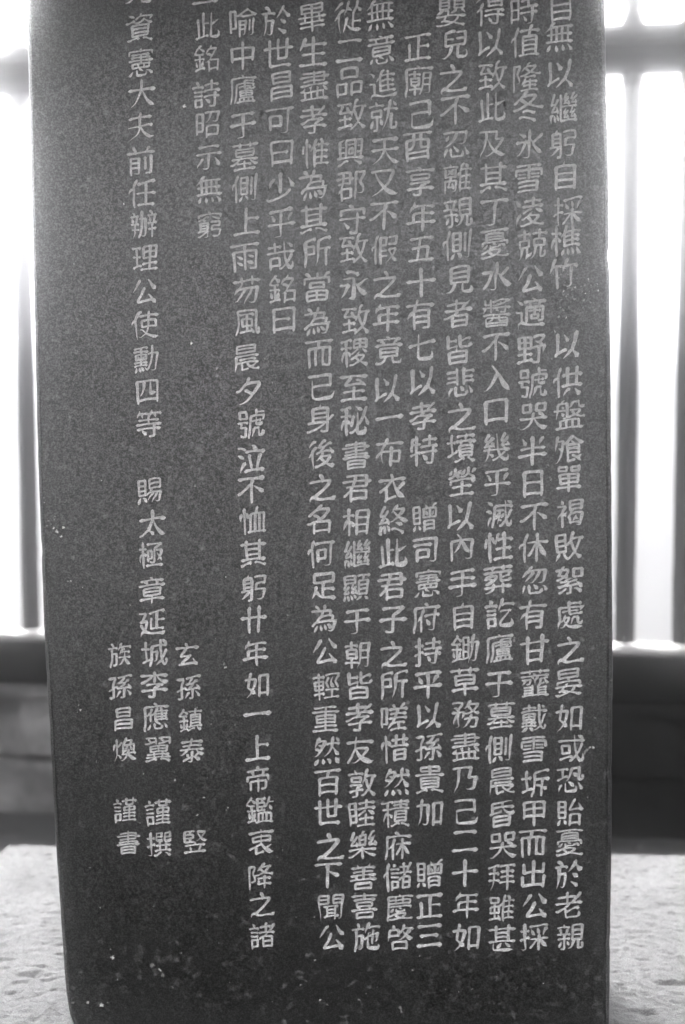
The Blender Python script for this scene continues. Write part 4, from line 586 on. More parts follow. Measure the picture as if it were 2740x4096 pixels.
    '聞': '0 77 8 24 5, 1 64 39 64 -3, 3 64 29 35 29, 0 74 40 26 40, 2 12 -6 12 76 13 77 42 76, 3 42 76 41 51, 3 41 51 12 51, 3 64 17 35 17, 3 12 64 42 64, 3 35 39 35 6, 2 74 -1 78 -4 85 -4 88 0 88 76, 3 88 76 58 76, 3 58 76 58 51, 3 58 51 88 51, 3 58 64 88 64',
    '自': '3 81 44 20 44, 2 81 -6 80 67, 3 80 67 20 66, 1 20 66 20 -6, 3 81 1 20 1, 3 20 23 81 23, 1 45 67 49 82',
    '至': '1 75 51 80 49 89 42, 1 75 51 72 58 65 63 58 63, 3 75 51 72 49 22 47, 3 38 74 37 69 23 54 22 47, 0 91 75 8 75, 0 94 -1 6 -1, 1 50 -1 50 40, 0 85 25 15 25',
    '致': '1 51 44 40 51 35 64, 3 40 51 12 49, 3 12 49 13 55 21 67 22 74, 1 60 62 94 62, 2 70 84 63 79 57 49, 3 84 61 83 51 79 33 75 24 72 22, 3 72 22 72 15, 3 72 22 68 23 60 47 57 49, 0 49 74 6 74, 0 50 8 4 2, 1 27 6 27 41, 1 57 49 53 48 51 44 49 34, 1 72 15 87 0 90 -2 96 -1, 1 72 15 58 2 47 -4, 0 47 28 8 28',
    '興': '3 84 19 85 76, 1 85 76 71 76, 1 85 38 71 38, 1 85 56 72 56, 3 16 19 15 73, 1 15 73 29 79, 0 6 19 93 19, 3 64 19 64 76, 3 64 76 35 76, 3 35 76 35 19, 1 15 38 29 38, 1 15 57 28 57, 0 42 63 58 63, 0 63 12 89 -3, 0 7 -3 15 -2 33 9 41 9, 3 45 51 44 34, 3 44 34 55 34, 3 55 34 55 51, 3 55 51 45 51',
    '芴': '1 44 46 42 37 30 19 17 7 9 6, 3 27 47 87 46, 1 87 46 84 14 80 -1 73 -4 67 -4 58 0, 1 27 47 28 55 33 61 33 83, 0 6 71 92 71, 0 67 58 67 83, 1 66 46 63 32 55 16 40 -3, 1 27 47 22 45 7 27',
    '草': '3 21 42 79 42, 2 49 -6 49 27, 0 93 12 7 12, 0 33 63 33 82, 0 7 73 93 73, 0 67 64 67 82, 3 21 57 21 28, 3 21 28 79 29, 3 79 29 79 57, 3 79 57 21 57',
    '葬': '0 67 -6 67 23, 0 94 14 5 14, 2 91 39 89 31 87 30 61 31, 3 61 31 58 40 58 59, 1 58 44 67 44 87 50, 0 33 66 33 82, 0 7 74 94 74, 0 9 26 22 29 29 32 30 34 36 36 44 43 45 46 45 49 27 50 9 41, 1 30 34 25 40 17 41, 0 92 59 9 59, 0 67 66 67 82, 3 28 50 30 59, 0 5 -2 15 -4 27 2 32 7 34 24',
    '虀': '0 94 -3 6 -3, 3 59 -3 59 29 66 36, 1 79 52 85 39 88 36 94 36, 3 66 36 67 51, 1 67 51 89 53, 0 67 69 67 82, 0 93 75 6 75, 1 19 51 17 40 12 35 6 34, 2 23 34 32 35, 3 32 35 35 50, 1 35 50 8 51, 1 59 6 87 6, 0 32 69 32 82, 1 40 -3 40 30, 1 40 24 13 24, 1 50 62 50 67 43 70, 1 66 36 79 38, 1 40 15 14 15, 1 41 61 45 50, 0 7 61 92 61, 1 40 6 12 6, 1 59 61 58 56 51 48 49 33, 1 59 24 87 24, 1 59 15 86 15',
    '處': '1 48 75 86 75, 2 48 82 48 48 51 40, 1 51 40 85 39 90 45, 0 26 49 77 52, 1 88 62 85 50, 2 95 65 89 62 17 62, 3 17 62 15 24 15 18 16 17, 3 33 29 48 28, 1 48 28 43 14 30 -1 22 -4 15 -3, 1 29 21 38 6 48 -1 63 -4 93 -4, 2 35 38 33 29, 3 33 29 31 28 29 21, 3 16 17 22 16 26 21 29 21, 1 16 17 14 17 8 -5, 2 93 17 90 8, 3 90 8 82 7 78 12 78 28, 3 78 28 62 29, 1 62 29 60 15 54 6',
    '號': '0 88 41 88 36 86 34 68 35 67 39 67 56, 0 54 45 83 48, 3 16 42 14 26, 3 14 26 32 25, 3 32 25 32 18 31 6 28 -3, 1 28 -3 17 -4 13 0, 0 39 42 5 42, 1 68 61 68 82, 2 41 -8 40 -2 43 3 47 18 48 61, 3 48 61 92 61, 1 92 61 90 48, 1 68 74 91 74, 2 51 -5 59 6 62 23, 3 62 23 77 22, 1 77 22 77 1 79 -2 88 -3 93 0 93 9 90 14, 3 12 77 34 77, 3 34 77 35 56, 3 35 56 12 56, 3 12 56 12 77',
    '衣': '2 48 82 52 74 51 63 46 61 44 56 31 43 29 38, 2 91 0 77 10 67 23 65 29 62 31 58 41 53 61 49 62, 1 65 29 91 49, 0 24 -4 30 1 38 1 61 8, 3 30 1 29 38, 0 93 64 49 62 7 64, 1 29 38 22 37 7 28',
    '衷': '1 29 -2 57 4, 3 29 -2 29 19, 0 50 66 50 30 52 29 58 18 66 12 67 9 82 1 87 -1 95 0, 1 65 13 86 27, 2 7 14 29 19 31 21 50 30, 1 51 73 48 83, 0 8 72 50 72 51 73 53 72 92 72, 3 19 56 81 57, 3 81 57 81 41, 3 81 41 20 40, 3 20 40 19 56',
    '褐': '3 87 63 49 63, 1 67 22 78 16, 1 67 22 69 31, 1 67 22 57 12, 3 53 49 53 37, 3 43 26 48 22 48 6, 1 48 6 81 6, 3 43 26 49 35 53 37, 1 30 36 34 27, 1 30 36 38 44, 3 30 36 23 38, 2 7 63 33 62, 1 33 62 32 57 25 45 23 38 22 37 21 34 15 32 7 24 6 19, 1 21 34 22 33 22 -7, 1 53 43 60 47, 3 53 37 90 35, 1 90 35 87 -1 83 -5 77 -5 71 -1, 0 19 81 25 69, 3 49 77 87 77, 3 87 77 86 49, 3 86 49 49 49, 3 49 49 49 77',
    '見': '3 22 44 78 44, 3 78 60 22 60, 1 60 26 60 0 63 -3 87 -4 89 -3 92 6 89 15, 1 35 26 34 16 29 6 20 -1 12 -3 4 -2, 3 22 77 22 27, 3 22 27 78 27, 3 78 27 78 77, 3 78 77 22 77',
    '親': '2 17 -3 27 -3, 3 27 -3 28 2 28 47, 0 47 31 6 31, 3 87 43 56 43, 0 46 71 7 71, 1 28 71 25 82, 3 87 59 56 59, 1 35 47 39 65, 0 48 47 5 47, 1 17 47 18 56 15 65, 3 77 26 78 -3, 1 78 -3 88 -4 92 -1 93 8 90 14, 1 63 26 61 12 57 4 51 -2 41 -3, 0 39 22 45 9, 0 9 5 17 23, 3 56 76 87 76, 3 87 76 87 26, 3 87 26 56 26, 3 56 26 56 76',
    '訖': '2 12 -6 12 24, 3 12 24 35 23, 3 35 23 35 1, 3 35 1 12 1, 1 79 44 78 39 53 10 52 1 57 -3 87 -3 90 -1 92 4 89 16, 0 85 46 80 44 52 44, 1 57 65 94 65, 0 60 82 57 65 54 64 46 48, 0 37 37 9 37, 0 9 51 37 51, 0 25 71 19 82, 0 4 64 42 64',
    '詩': '0 95 49 41 49, 1 68 49 68 83, 0 91 69 45 69, 0 39 64 4 64, 1 22 64 23 72 18 82, 3 11 -1 33 0, 3 33 0 33 22, 3 33 22 11 22, 3 11 22 11 -1, 2 62 -1 69 -4 79 -3, 1 79 -3 80 42, 0 94 30 42 30, 0 61 8 56 16 47 21, 0 9 36 36 36, 0 9 50 36 50',
    '諸': '3 58 34 60 39 65 43 67 47, 1 67 47 63 50 63 82, 3 54 -1 86 -1, 3 54 -1 53 32, 3 86 -1 86 32, 1 86 32 56 34 40 27, 3 86 16 54 16, 1 75 50 77 56 90 76, 1 82 64 76 69 45 69, 0 40 49 94 49, 2 11 -6 11 24, 3 11 24 33 24, 3 33 24 33 1, 3 33 1 11 1, 0 9 37 35 37, 0 38 64 5 64, 0 18 82 24 70, 0 35 51 9 51',
    '謹': '3 67 59 67 -1, 0 95 -2 40 -2, 0 94 73 41 73, 2 80 82 80 61, 3 80 61 68 59 55 61, 1 55 61 55 82, 2 11 -6 11 24, 3 11 24 32 24, 3 32 24 32 1, 3 32 1 11 1, 0 91 12 45 12, 0 92 25 44 25, 0 34 37 9 37, 0 23 71 18 82, 0 37 64 5 64, 0 9 51 33 51, 3 48 50 48 36, 3 48 36 88 37, 3 88 37 88 50, 3 88 50 48 50',
    '貴': '3 79 31 22 31, 1 50 53 50 82, 3 22 21 79 21, 0 94 52 6 52, 0 95 -4 85 -4 67 2 57 2, 0 6 -3 14 -4 35 3 42 3, 3 22 41 78 42, 3 78 42 79 11, 3 79 11 23 9, 3 23 9 22 41, 3 23 76 22 65 24 63 78 64, 3 78 64 78 76, 3 78 76 23 76',
    '貽': '3 34 39 12 39, 3 34 57 12 57, 3 48 46 87 49, 1 48 46 50 54 65 82, 0 93 41 90 47 87 49 85 56 77 68, 2 85 -7 85 29, 3 85 29 51 29, 1 51 29 51 -7, 3 85 0 51 0, 0 37 -1 29 13, 0 17 13 8 -4, 3 12 76 34 75, 3 34 75 33 21, 3 33 21 12 21, 3 12 21 12 76',
    '資': '3 79 22 22 22, 3 22 34 79 34, 3 38 46 39 52, 2 80 62 85 68 85 74, 1 85 74 49 74 36 65, 1 50 74 51 83, 3 39 52 53 57 62 65, 1 62 65 75 56 85 51 90 52, 1 39 52 33 55, 0 44 4 35 4 14 -4 6 -2, 0 30 72 13 79, 0 94 -4 86 -4 67 4 60 3, 0 32 60 12 54 4 55, 3 22 44 78 46, 3 78 46 79 12 78 11 22 11, 3 22 11 22 44',
    '賜': '3 57 46 53 32, 1 78 31 74 16 58 -6, 2 73 -1 76 -5 84 -4 88 0 92 31, 3 92 31 53 32, 3 12 39 35 39, 3 35 58 12 58, 3 88 62 50 62, 1 63 31 63 26 58 18 44 3, 3 53 32 50 31 42 21 12 21, 3 12 21 12 77, 3 12 77 35 76, 3 35 76 35 21, 0 26 13 32 11 38 -1, 0 16 13 7 -6, 3 50 77 50 46, 3 50 46 88 47, 3 88 47 87 77, 3 87 77 50 77',
    '贈': '2 48 -7 48 27, 3 48 27 83 27, 3 83 27 83 -1, 3 48 -1 83 -1, 3 48 13 83 13, 3 66 39 66 68, 3 32 39 11 39, 3 32 57 11 57, 1 75 68 80 80 87 83, 1 55 68 55 76 52 82, 0 57 47 52 61, 0 16 13 8 -3, 0 74 47 80 60, 0 34 0 27 13, 3 45 68 45 39, 3 45 39 88 39, 3 88 39 87 68, 3 87 68 45 68, 3 11 76 32 76, 3 32 76 32 21, 3 32 21 11 21, 3 11 21 11 76',
    '足': '3 50 1 50 48, 1 50 26 87 26, 1 24 18 27 17 38 4 52 -1 92 -3, 0 26 36 24 18 22 17 20 12 11 -2, 3 50 48 81 49, 3 81 49 82 74 80 76 21 76, 3 21 76 21 49, 3 21 49 50 48',
    '身': '1 63 24 61 19 58 16 36 4 11 -4 3 -2, 1 73 25 64 24 62 25 9 25, 3 73 56 25 56, 3 25 25 25 71, 3 25 71 73 71, 3 73 71 73 -2, 1 73 -2 68 -4 55 -4 51 0, 3 25 41 73 41, 1 74 33 80 35 90 47, 1 46 71 49 83',
    '躬': '3 41 42 15 42, 3 15 28 15 70, 3 15 70 40 71 41 69 41 2 39 -3, 1 39 -3 29 -4, 1 40 27 6 28, 1 34 27 32 21 25 14 10 3 5 4, 1 27 71 29 82, 3 15 56 41 56, 2 51 75 87 74, 3 87 74 87 53, 3 87 53 57 53, 3 57 53 55 31, 3 55 31 88 30, 1 88 30 83 0 77 -4 66 -4 59 1',
    '輕': '0 24 -7 23 83, 0 43 12 5 12, 0 95 -3 42 -3, 3 69 -2 69 24, 3 38 42 10 42, 0 41 70 6 70, 0 92 24 48 24, 0 91 32 80 52 88 65 94 69, 0 57 32 48 49 56 68, 0 46 76 94 76, 0 78 33 72 36 64 49 65 54 72 68, 3 10 56 38 56, 3 38 56 38 27, 3 38 27 10 27, 3 10 27 10 56',
    '辦': '1 81 68 77 80 71 82, 0 66 67 94 67, 1 80 41 80 -7, 0 65 41 95 41, 0 33 67 6 67, 1 20 68 18 76 17 79 12 81, 0 31 -5 37 5 42 27 45 49 45 83, 2 41 1 48 -4 53 -3 57 4 58 57, 1 58 57 37 58, 1 19 41 18 12 16 5 9 -5, 0 5 41 33 41, 1 23 41 28 62, 1 85 41 89 62, 0 94 21 67 21, 0 32 22 7 22, 0 71 62 74 46, 0 13 46 10 61',
    '進': '1 43 65 92 64, 2 89 48 42 48, 1 68 15 68 64 70 69 66 79, 2 89 32 42 32, 2 54 82 48 79 41 60 42 16, 1 42 16 94 15, 1 22 7 42 -1 54 -3 90 -2 99 5, 3 22 7 22 41, 1 22 41 8 42, 1 22 7 14 4 10 0 10 -6, 1 41 57 35 56 29 49, 0 7 77 12 77 22 67 21 62',
    '適': '1 62 73 61 79 55 83, 3 73 56 77 72, 1 77 68 83 69, 3 62 32 62 56, 0 80 44 45 44, 0 94 72 31 72, 3 48 72 50 56, 2 74 13 83 11 87 13, 3 87 13 88 55 87 56 38 56, 1 38 56 37 9, 3 52 19 52 31, 3 52 31 73 31, 3 73 31 72 19, 3 72 19 52 19, 1 21 10 35 2 47 -1 93 -1, 3 21 10 21 41, 1 21 41 5 41, 1 21 10 17 9 10 2 9 -7, 0 24 64 9 79',
    '郡': '2 19 -7 18 26 22 42 24 44 26 76, 3 19 1 48 1, 3 48 1 48 27, 3 48 27 18 27, 1 18 24 13 22 8 15, 0 56 59 5 59, 2 10 76 47 75, 3 47 75 46 43, 1 46 43 10 43, 2 70 13 76 9 83 9 89 12 90 16 90 29 78 44 78 49 88 68 89 75, 3 89 75 63 76, 1 63 76 63 -7',
    '酉': '3 85 17 15 17, 3 60 73 62 32, 3 62 32 85 31, 0 93 74 7 74, 2 85 -6 84 54, 3 84 54 15 54, 1 15 54 15 -7, 3 85 1 15 1, 3 39 74 39 49 36 37 30 31 24 29 15 29',
    '醬': '1 84 77 80 72 67 66 45 62 38 64, 0 89 78 62 79 45 74 38 75, 1 40 32 40 23 37 16 30 12 20 13, 0 5 32 95 32, 0 31 82 31 39, 3 31 67 13 67, 1 13 67 13 81, 1 65 79 66 82 70 83, 3 85 -3 85 21 83 22 17 22 15 21 15 -3, 3 15 -3 85 -3, 2 62 43 67 40 77 41, 1 77 41 79 61, 0 94 55 38 55, 3 49 50 49 55, 1 49 50 56 45, 1 67 67 67 70 59 73, 3 85 14 60 14 58 16 58 32, 1 55 64 55 67 49 70, 3 15 6 85 6, 1 14 57 13 46 6 39, 1 31 57 6 57',
    '重': '0 94 -2 6 -2, 3 49 -1 49 76, 3 81 38 19 38, 0 93 63 7 63, 0 88 13 13 13, 0 83 79 20 75 13 78, 3 19 50 80 51, 3 80 51 81 26, 3 81 26 20 26, 3 20 26 19 50',
    '野': '3 28 4 28 76, 0 50 24 8 24, 0 5 0 52 6, 3 10 59 47 59, 3 72 42 72 -3, 1 72 -3 60 -4 54 -1, 2 53 43 91 43, 1 91 43 91 37 86 23, 3 82 43 82 49 75 54 75 57, 1 75 57 70 57 61 63, 3 75 57 85 68 87 75, 1 87 75 55 76, 3 10 76 47 76, 3 47 76 47 42, 3 47 42 11 42, 3 11 42 10 76',
    '銘': '3 63 31 90 29, 1 90 29 90 -7, 0 42 6 7 -1, 3 25 4 24 55, 1 57 27 57 -7, 2 46 23 63 31 68 43 73 46 83 63 83 69 82 70 62 70, 1 10 59 15 55 37 55, 0 6 53 8 59 10 59 20 73 25 76 25 81 30 83, 0 40 37 7 37, 3 58 0 89 0, 1 68 43 58 52 52 52, 1 62 70 65 82, 1 62 70 58 69 46 53, 1 25 76 42 62, 0 10 29 14 11, 0 32 11 36 30',
    '鋤': '3 60 10 60 74, 3 60 74 43 75, 3 43 75 43 5, 3 59 30 43 30, 0 60 -10 60 -3 69 12 73 27 75 82, 1 67 10 60 10 41 3 33 6 6 -1, 3 22 4 22 55, 0 36 37 6 37, 2 71 1 77 -3 82 -3 85 -1 87 3 90 57, 1 90 57 66 58, 1 22 75 25 74 38 62, 1 22 75 22 82, 3 22 75 18 74 9 59 7 58, 1 7 58 5 53, 2 33 55 13 55 9 59, 3 59 52 43 52, 0 33 30 29 11, 0 13 11 10 24 12 31',
    '鎮': '3 23 55 23 4, 2 35 55 14 55 10 59, 3 50 14 51 59, 3 51 59 85 59 87 58 87 14, 3 50 26 87 26, 1 65 59 68 82, 3 50 37 87 37, 3 50 48 87 48, 1 77 14 78 6 92 -4, 0 95 14 42 14, 2 6 54 7 58 10 59, 1 10 59 11 62 23 75 25 83, 0 93 71 45 71, 0 39 6 7 -1, 0 38 37 7 37, 1 23 75 32 70 38 64 38 60, 0 10 28 14 11, 0 38 -1 43 -3 57 6 65 7, 0 35 28 33 10',
    '鑑': '3 41 51 68 50, 1 68 50 77 67 79 81, 3 56 51 56 37, 3 22 4 21 55, 0 34 37 7 37, 3 73 -3 73 26, 3 41 64 63 64, 3 63 64 63 51, 1 20 75 25 73 34 64 34 60, 0 22 83 20 75 7 58 6 52, 3 44 -3 44 26, 3 44 26 88 26, 3 88 26 88 -3, 0 35 -3 95 -3, 3 56 78 56 65, 2 66 78 41 77, 3 41 77 41 37, 1 41 37 67 37, 0 6 -1 34 6, 3 59 -3 59 26, 2 31 55 13 55 9 59, 1 77 66 94 66, 0 13 10 10 26 13 31, 0 89 39 81 54, 0 28 11 31 29',
    '降': '1 69 53 70 51 80 46 88 43 97 45, 3 69 53 79 64 82 71, 1 69 53 65 53 62 50 44 42 33 43, 2 89 74 83 71 57 72, 3 52 67 65 53, 2 40 60 52 67 53 71, 1 53 71 57 72 60 81 67 83, 0 90 31 42 31, 0 68 41 68 -6, 2 93 11 44 11, 1 44 11 46 24, 2 11 -7 11 76, 1 11 76 31 76 32 75 23 50 31 38 32 25 29 20 19 19',
    '隆': '1 69 55 73 51 83 46 90 44 99 47, 3 69 55 64 55, 3 69 55 80 66 82 72, 3 82 72 57 73, 3 52 68 64 55, 3 57 73 53 72, 1 53 72 52 68 38 59, 3 48 45 51 39, 1 51 39 83 39, 1 64 55 62 51 52 46 42 43 35 44, 2 90 24 48 25, 2 66 32 66 -2, 1 48 25 49 34, 1 48 25 37 15, 1 57 73 59 81 65 84, 0 36 -3 95 -3, 0 88 12 44 12, 2 12 -7 12 76, 3 12 76 31 76, 1 31 76 31 71 24 49 32 36 32 23 28 19 20 19',
    '雖': '2 94 61 57 62, 2 71 79 78 70 76 61 76 1, 2 92 21 56 21, 3 25 58 25 3, 3 25 58 39 59, 3 39 59 39 76, 3 39 76 12 77, 3 12 77 12 59, 3 12 59 25 58, 0 62 82 55 57 56 -7, 3 41 43 41 23, 3 41 23 10 24, 3 10 24 10 44, 3 10 44 41 43, 3 41 43 50 52 55 54, 2 93 41 56 41, 2 94 1 56 1, 0 45 -4 38 16, 1 42 4 5 0',
    '離': '3 78 1 78 61, 2 92 21 60 21, 0 38 49 20 64, 0 38 65 26 52 18 48, 2 94 61 61 62, 3 37 11 20 10, 3 20 10 26 28 28 31 29 41, 2 10 -7 10 29, 3 10 29 48 28, 1 48 28 48 -1 45 -4 36 -4, 2 93 41 60 41, 0 40 5 33 22, 2 94 1 60 1, 0 60 -7 59 57 65 79 71 83, 3 59 54 53 52, 1 53 52 53 45, 1 29 72 26 83, 0 7 72 51 72, 2 44 65 44 41, 3 44 41 29 41 13 42, 1 13 42 13 65, 0 82 68 77 79 72 80',
    '雨': '1 49 74 49 -5, 0 94 74 6 74, 2 67 -2 82 -4 86 -2, 3 86 -2 87 53, 3 87 53 14 54, 1 14 54 13 -7, 0 41 32 23 41, 0 40 11 22 22, 0 76 12 57 22, 0 59 42 77 32',
    '雪': '3 78 -1 78 27, 1 78 27 17 27, 1 78 13 20 13, 1 50 76 50 36, 0 13 77 85 77, 1 78 -1 16 -1, 2 89 46 88 64, 3 88 64 11 64, 1 11 64 11 46, 0 58 52 80 52, 0 40 52 20 52, 0 82 41 58 41, 0 40 41 17 41',
    '顯': '1 11 19 18 34 22 35 24 41, 3 18 34 10 34, 3 10 34 11 39 15 46 15 52, 3 89 30 60 30, 3 40 52 40 46 37 41 35 34, 3 35 34 43 34, 3 15 52 47 52, 3 47 52 47 76, 3 47 76 12 76, 3 12 76 12 53, 3 12 53 15 52, 3 73 61 74 76, 3 48 64 12 64, 3 60 16 60 60, 3 60 60 89 60, 3 89 60 89 14, 3 89 14 61 14, 3 61 14 60 16, 1 60 16 54 17 49 28, 3 60 45 89 45, 3 37 19 52 21, 1 37 19 38 25 42 29 43 34 45 34 50 41, 3 11 19 25 19, 0 94 76 56 76, 1 25 19 23 28, 2 25 -5 23 8, 1 23 8 20 8, 0 51 2 43 14, 0 71 6 53 -5, 0 8 -5 12 6 11 12, 0 82 5 94 -5, 0 38 -3 35 7 31 12',
    '風': '3 49 61 49 5, 0 25 63 28 60 49 61 65 64 73 62, 0 74 -3 71 5 68 6 66 14 60 18, 1 68 6 24 3, 2 91 16 94 9 93 -2, 3 93 -2 88 -3 84 4 82 19 80 75, 3 80 75 19 75, 1 19 75 19 40 17 22 13 6 7 -5, 3 31 46 32 24, 3 32 24 67 24, 3 67 24 67 46, 3 67 46 31 46',
    '飧': '3 33 56 43 56, 3 15 65 33 65, 1 33 65 33 57 30 37 25 16 17 4 12 -2 5 -4, 3 47 51 81 51 82 50 82 25, 3 82 25 47 25, 3 43 56 47 51 47 -1, 3 43 56 64 77, 1 64 77 85 59 91 56 97 57, 1 29 36 17 41, 1 47 -1 70 3, 3 82 38 47 38, 1 66 51 65 57 60 63, 0 17 82 15 65 7 33, 1 79 9 80 6 90 -2, 1 79 9 74 10 62 18, 1 79 9 90 18',
}
def decode(s):
    """stroke numbers -> list of (points, start joined, end joined) in em units"""
    out = []
    for w in s.split(', '):
        n = [int(t) for t in w.split(' ')]
        pts = [(n[i]/100.0, n[i+1]/100.0) for i in range(1, len(n), 2)]
        out.append((pts, bool(n[0] & 1), bool(n[0] & 2)))
    return out

PROFILES = {   # (place along the stroke, width factor)
    'H':  [(0, .80), (.06, 1.10), (.18, .76), (.5, .60), (.8, .80), (.93, 1.32), (1, .70)],
    'HJ': [(0, .85), (.1, .85), (.5, .72), (.85, .85), (1, 1.0)],
    'V':  [(0, .80), (.07, 1.20), (.2, .95), (.5, .88), (.85, .98), (1, .75)],
    'VJ': [(0, .95), (.1, 1.1), (.5, .92), (.9, .95), (1, .9)],
    'P':  [(0, .85), (.08, 1.18), (.3, 1.0), (.6, .72), (.85, .38), (1, .12)],
    'N':  [(0, .35), (.15, .52), (.45, .85), (.75, 1.45), (.86, 1.35), (1, .18)],
    'D':  [(0, .40), (.25, .80), (.6, 1.28), (.85, 1.2), (1, .7)],
    'K':  [(0, 1.15), (.3, 1.0), (.7, .55), (1, .18)],
    'U':  [(0, .30), (.4, .65), (.8, 1.0), (1, .85)],
}
def brush_strokes(strokes, rn, weight=1.0):
    """each stroke -> closed outline (em units) with the swelling and tapering of a brush"""
    tot = sum(math.hypot(p[i][0]-p[i-1][0], p[i][1]-p[i-1][1]) for p, a, b in strokes for i in range(1, len(p)))
    w0 = max(0.064, min(0.116, 0.130-0.0070*tot))*weight
    outs = []
    for p, ja, jb in strokes:
        (xa, ya), (xb, yb) = p[0], p[-1]
        dx, dy = xb-xa, yb-ya
        if (abs(dx) > abs(dy)*1.3 and dx < 0) or (abs(dx) <= abs(dy)*1.3 and dy > 0):
            p = p[::-1]; ja, jb = jb, ja; dx, dy = -dx, -dy
        L = sum(math.hypot(p[i][0]-p[i-1][0], p[i][1]-p[i-1][1]) for i in range(1, len(p)))
        if L < 0.02: continue
        flat = abs(dy) < 0.32*abs(dx)
        steep = abs(dx) < 0.16*abs(dy)
        if L < 0.17 and ja != jb and not flat and not (steep and jb and not ja):
            kind = 'K' if ja else 'U'
            if ja and steep: kind = 'V'
        elif L < 0.24 and not ja and not jb and not flat: kind = 'D'
        elif flat: kind = 'HJ' if jb else 'H'
        elif steep: kind = 'VJ' if jb else 'V'
        elif dx < 0: kind = 'P' if not jb else 'VJ'
        elif abs(dy) > 0 and dy < 0: kind = 'N' if not jb else 'VJ'
        else: kind = 'K' if (ja and not jb) else 'HJ'
        if kind == 'P' and L < 0.2: kind = 'K'
        prof = PROFILES[kind]
        w = w0*rn.uniform(0.82, 1.14)
        if kind == 'N' and L < 0.3: w *= 0.92
        # resample the centre line, smoothed
        n = max(4, min(16, int(L/0.055)))
        cum = [0]
        for i in range(1, len(p)): cum.append(cum[-1]+math.hypot(p[i][0]-p[i-1][0], p[i][1]-p[i-1][1]))
        def at(s):
            s = max(0, min(cum[-1], s))
            for i in range(1, len(p)):
                if s <= cum[i]+1e-9:
                    t = (s-cum[i-1])/max(1e-9, cum[i]-cum[i-1])
                    return (p[i-1][0]+(p[i][0]-p[i-1][0])*t, p[i-1][1]+(p[i][1]-p[i-1][1])*t)
            return p[-1]
        ts = sorted(set([i/n for i in range(n+1)]+[k for k, _ in prof if L > 0.25]))
        ts2 = [ts[0]]
        for t in ts[1:]:
            if t-ts2[-1] > 0.03: ts2.append(t)
            elif t == 1: ts2[-1] = 1
        ts = ts2
        cl = []
        for t in ts:
            h = 0.03
            a, b, c = at((t*L)-h), at(t*L), at((t*L)+h)
            if t in (0, 1): cl.append(b)
            else: cl.append(((a[0]+2*b[0]+c[0])/4, (a[1]+2*b[1]+c[1])/4))
        # slight sweep
        if kind in ('H', 'HJ') and L > 0.3: bow = 0.018
        elif kind == 'P': bow = -0.02
        else: bow = 0
        def wd(t):
            for (t0, v0), (t1, v1) in zip(prof, prof[1:]):
                if t <= t1: return v0+(v1-v0)*(t-t0)/(t1-t0)
            return prof[-1][1]
        left, rightp = [], []
        for i, t in enumerate(ts):
            j0, j1 = max(0, i-1), min(len(cl)-1, i+1)
            tx, ty = cl[j1][0]-cl[j0][0], cl[j1][1]-cl[j0][1]
            q = math.hypot(tx, ty) or 1; tx /= q; ty /= q
            x, y = cl[i]
            b = bow*4*t*(1-t)
            x += -ty*b; y += tx*b
            ww = w*wd(t)*0.5*(1+0.10*(rn.random()-.5))
            k = 0
            if kind == 'H' and t > 0.85: k = -0.010          # the stop sits low
            left.append((x-ty*(ww), y+tx*(ww)+k*0.4))
            rightp.append((x+ty*(ww), y-tx*(ww)+k))
        tx, ty = cl[0][0]-cl[1][0], cl[0][1]-cl[1][1]; q = math.hypot(tx, ty) or 1
        c0 = (cl[0][0]+tx/q*w*wd(0)*0.42, cl[0][1]+ty/q*w*wd(0)*0.42)
        if kind == 'H': c0 = (c0[0]-0.004, c0[1]+0.014)
        if kind == 'V': c0 = (c0[0]-0.016, c0[1]+0.004)
        tx, ty = cl[-1][0]-cl[-2][0], cl[-1][1]-cl[-2][1]; q = math.hypot(tx, ty) or 1
        c1 = (cl[-1][0]+tx/q*w*wd(1)*0.42, cl[-1][1]+ty/q*w*wd(1)*0.42)
        outs.append([c0]+rightp+[c1]+left[::-1])
    return outs

def inside(poly, x, y):
    c = False
    x1, y1 = poly[-1]
    for x2, y2 in poly:
        if (y1 > y) != (y2 > y) and x < (x2-x1)*(y-y1)/(y2-y1)+x1: c = not c
        x1, y1 = x2, y2
    return c

def in_strokes(polys, boxes, x, y):
    for p, (x0, x1, y0, y1) in zip(polys, boxes):
        if x0 <= x <= x1 and y0 <= y <= y1 and inside(p, x, y): return True
    return False

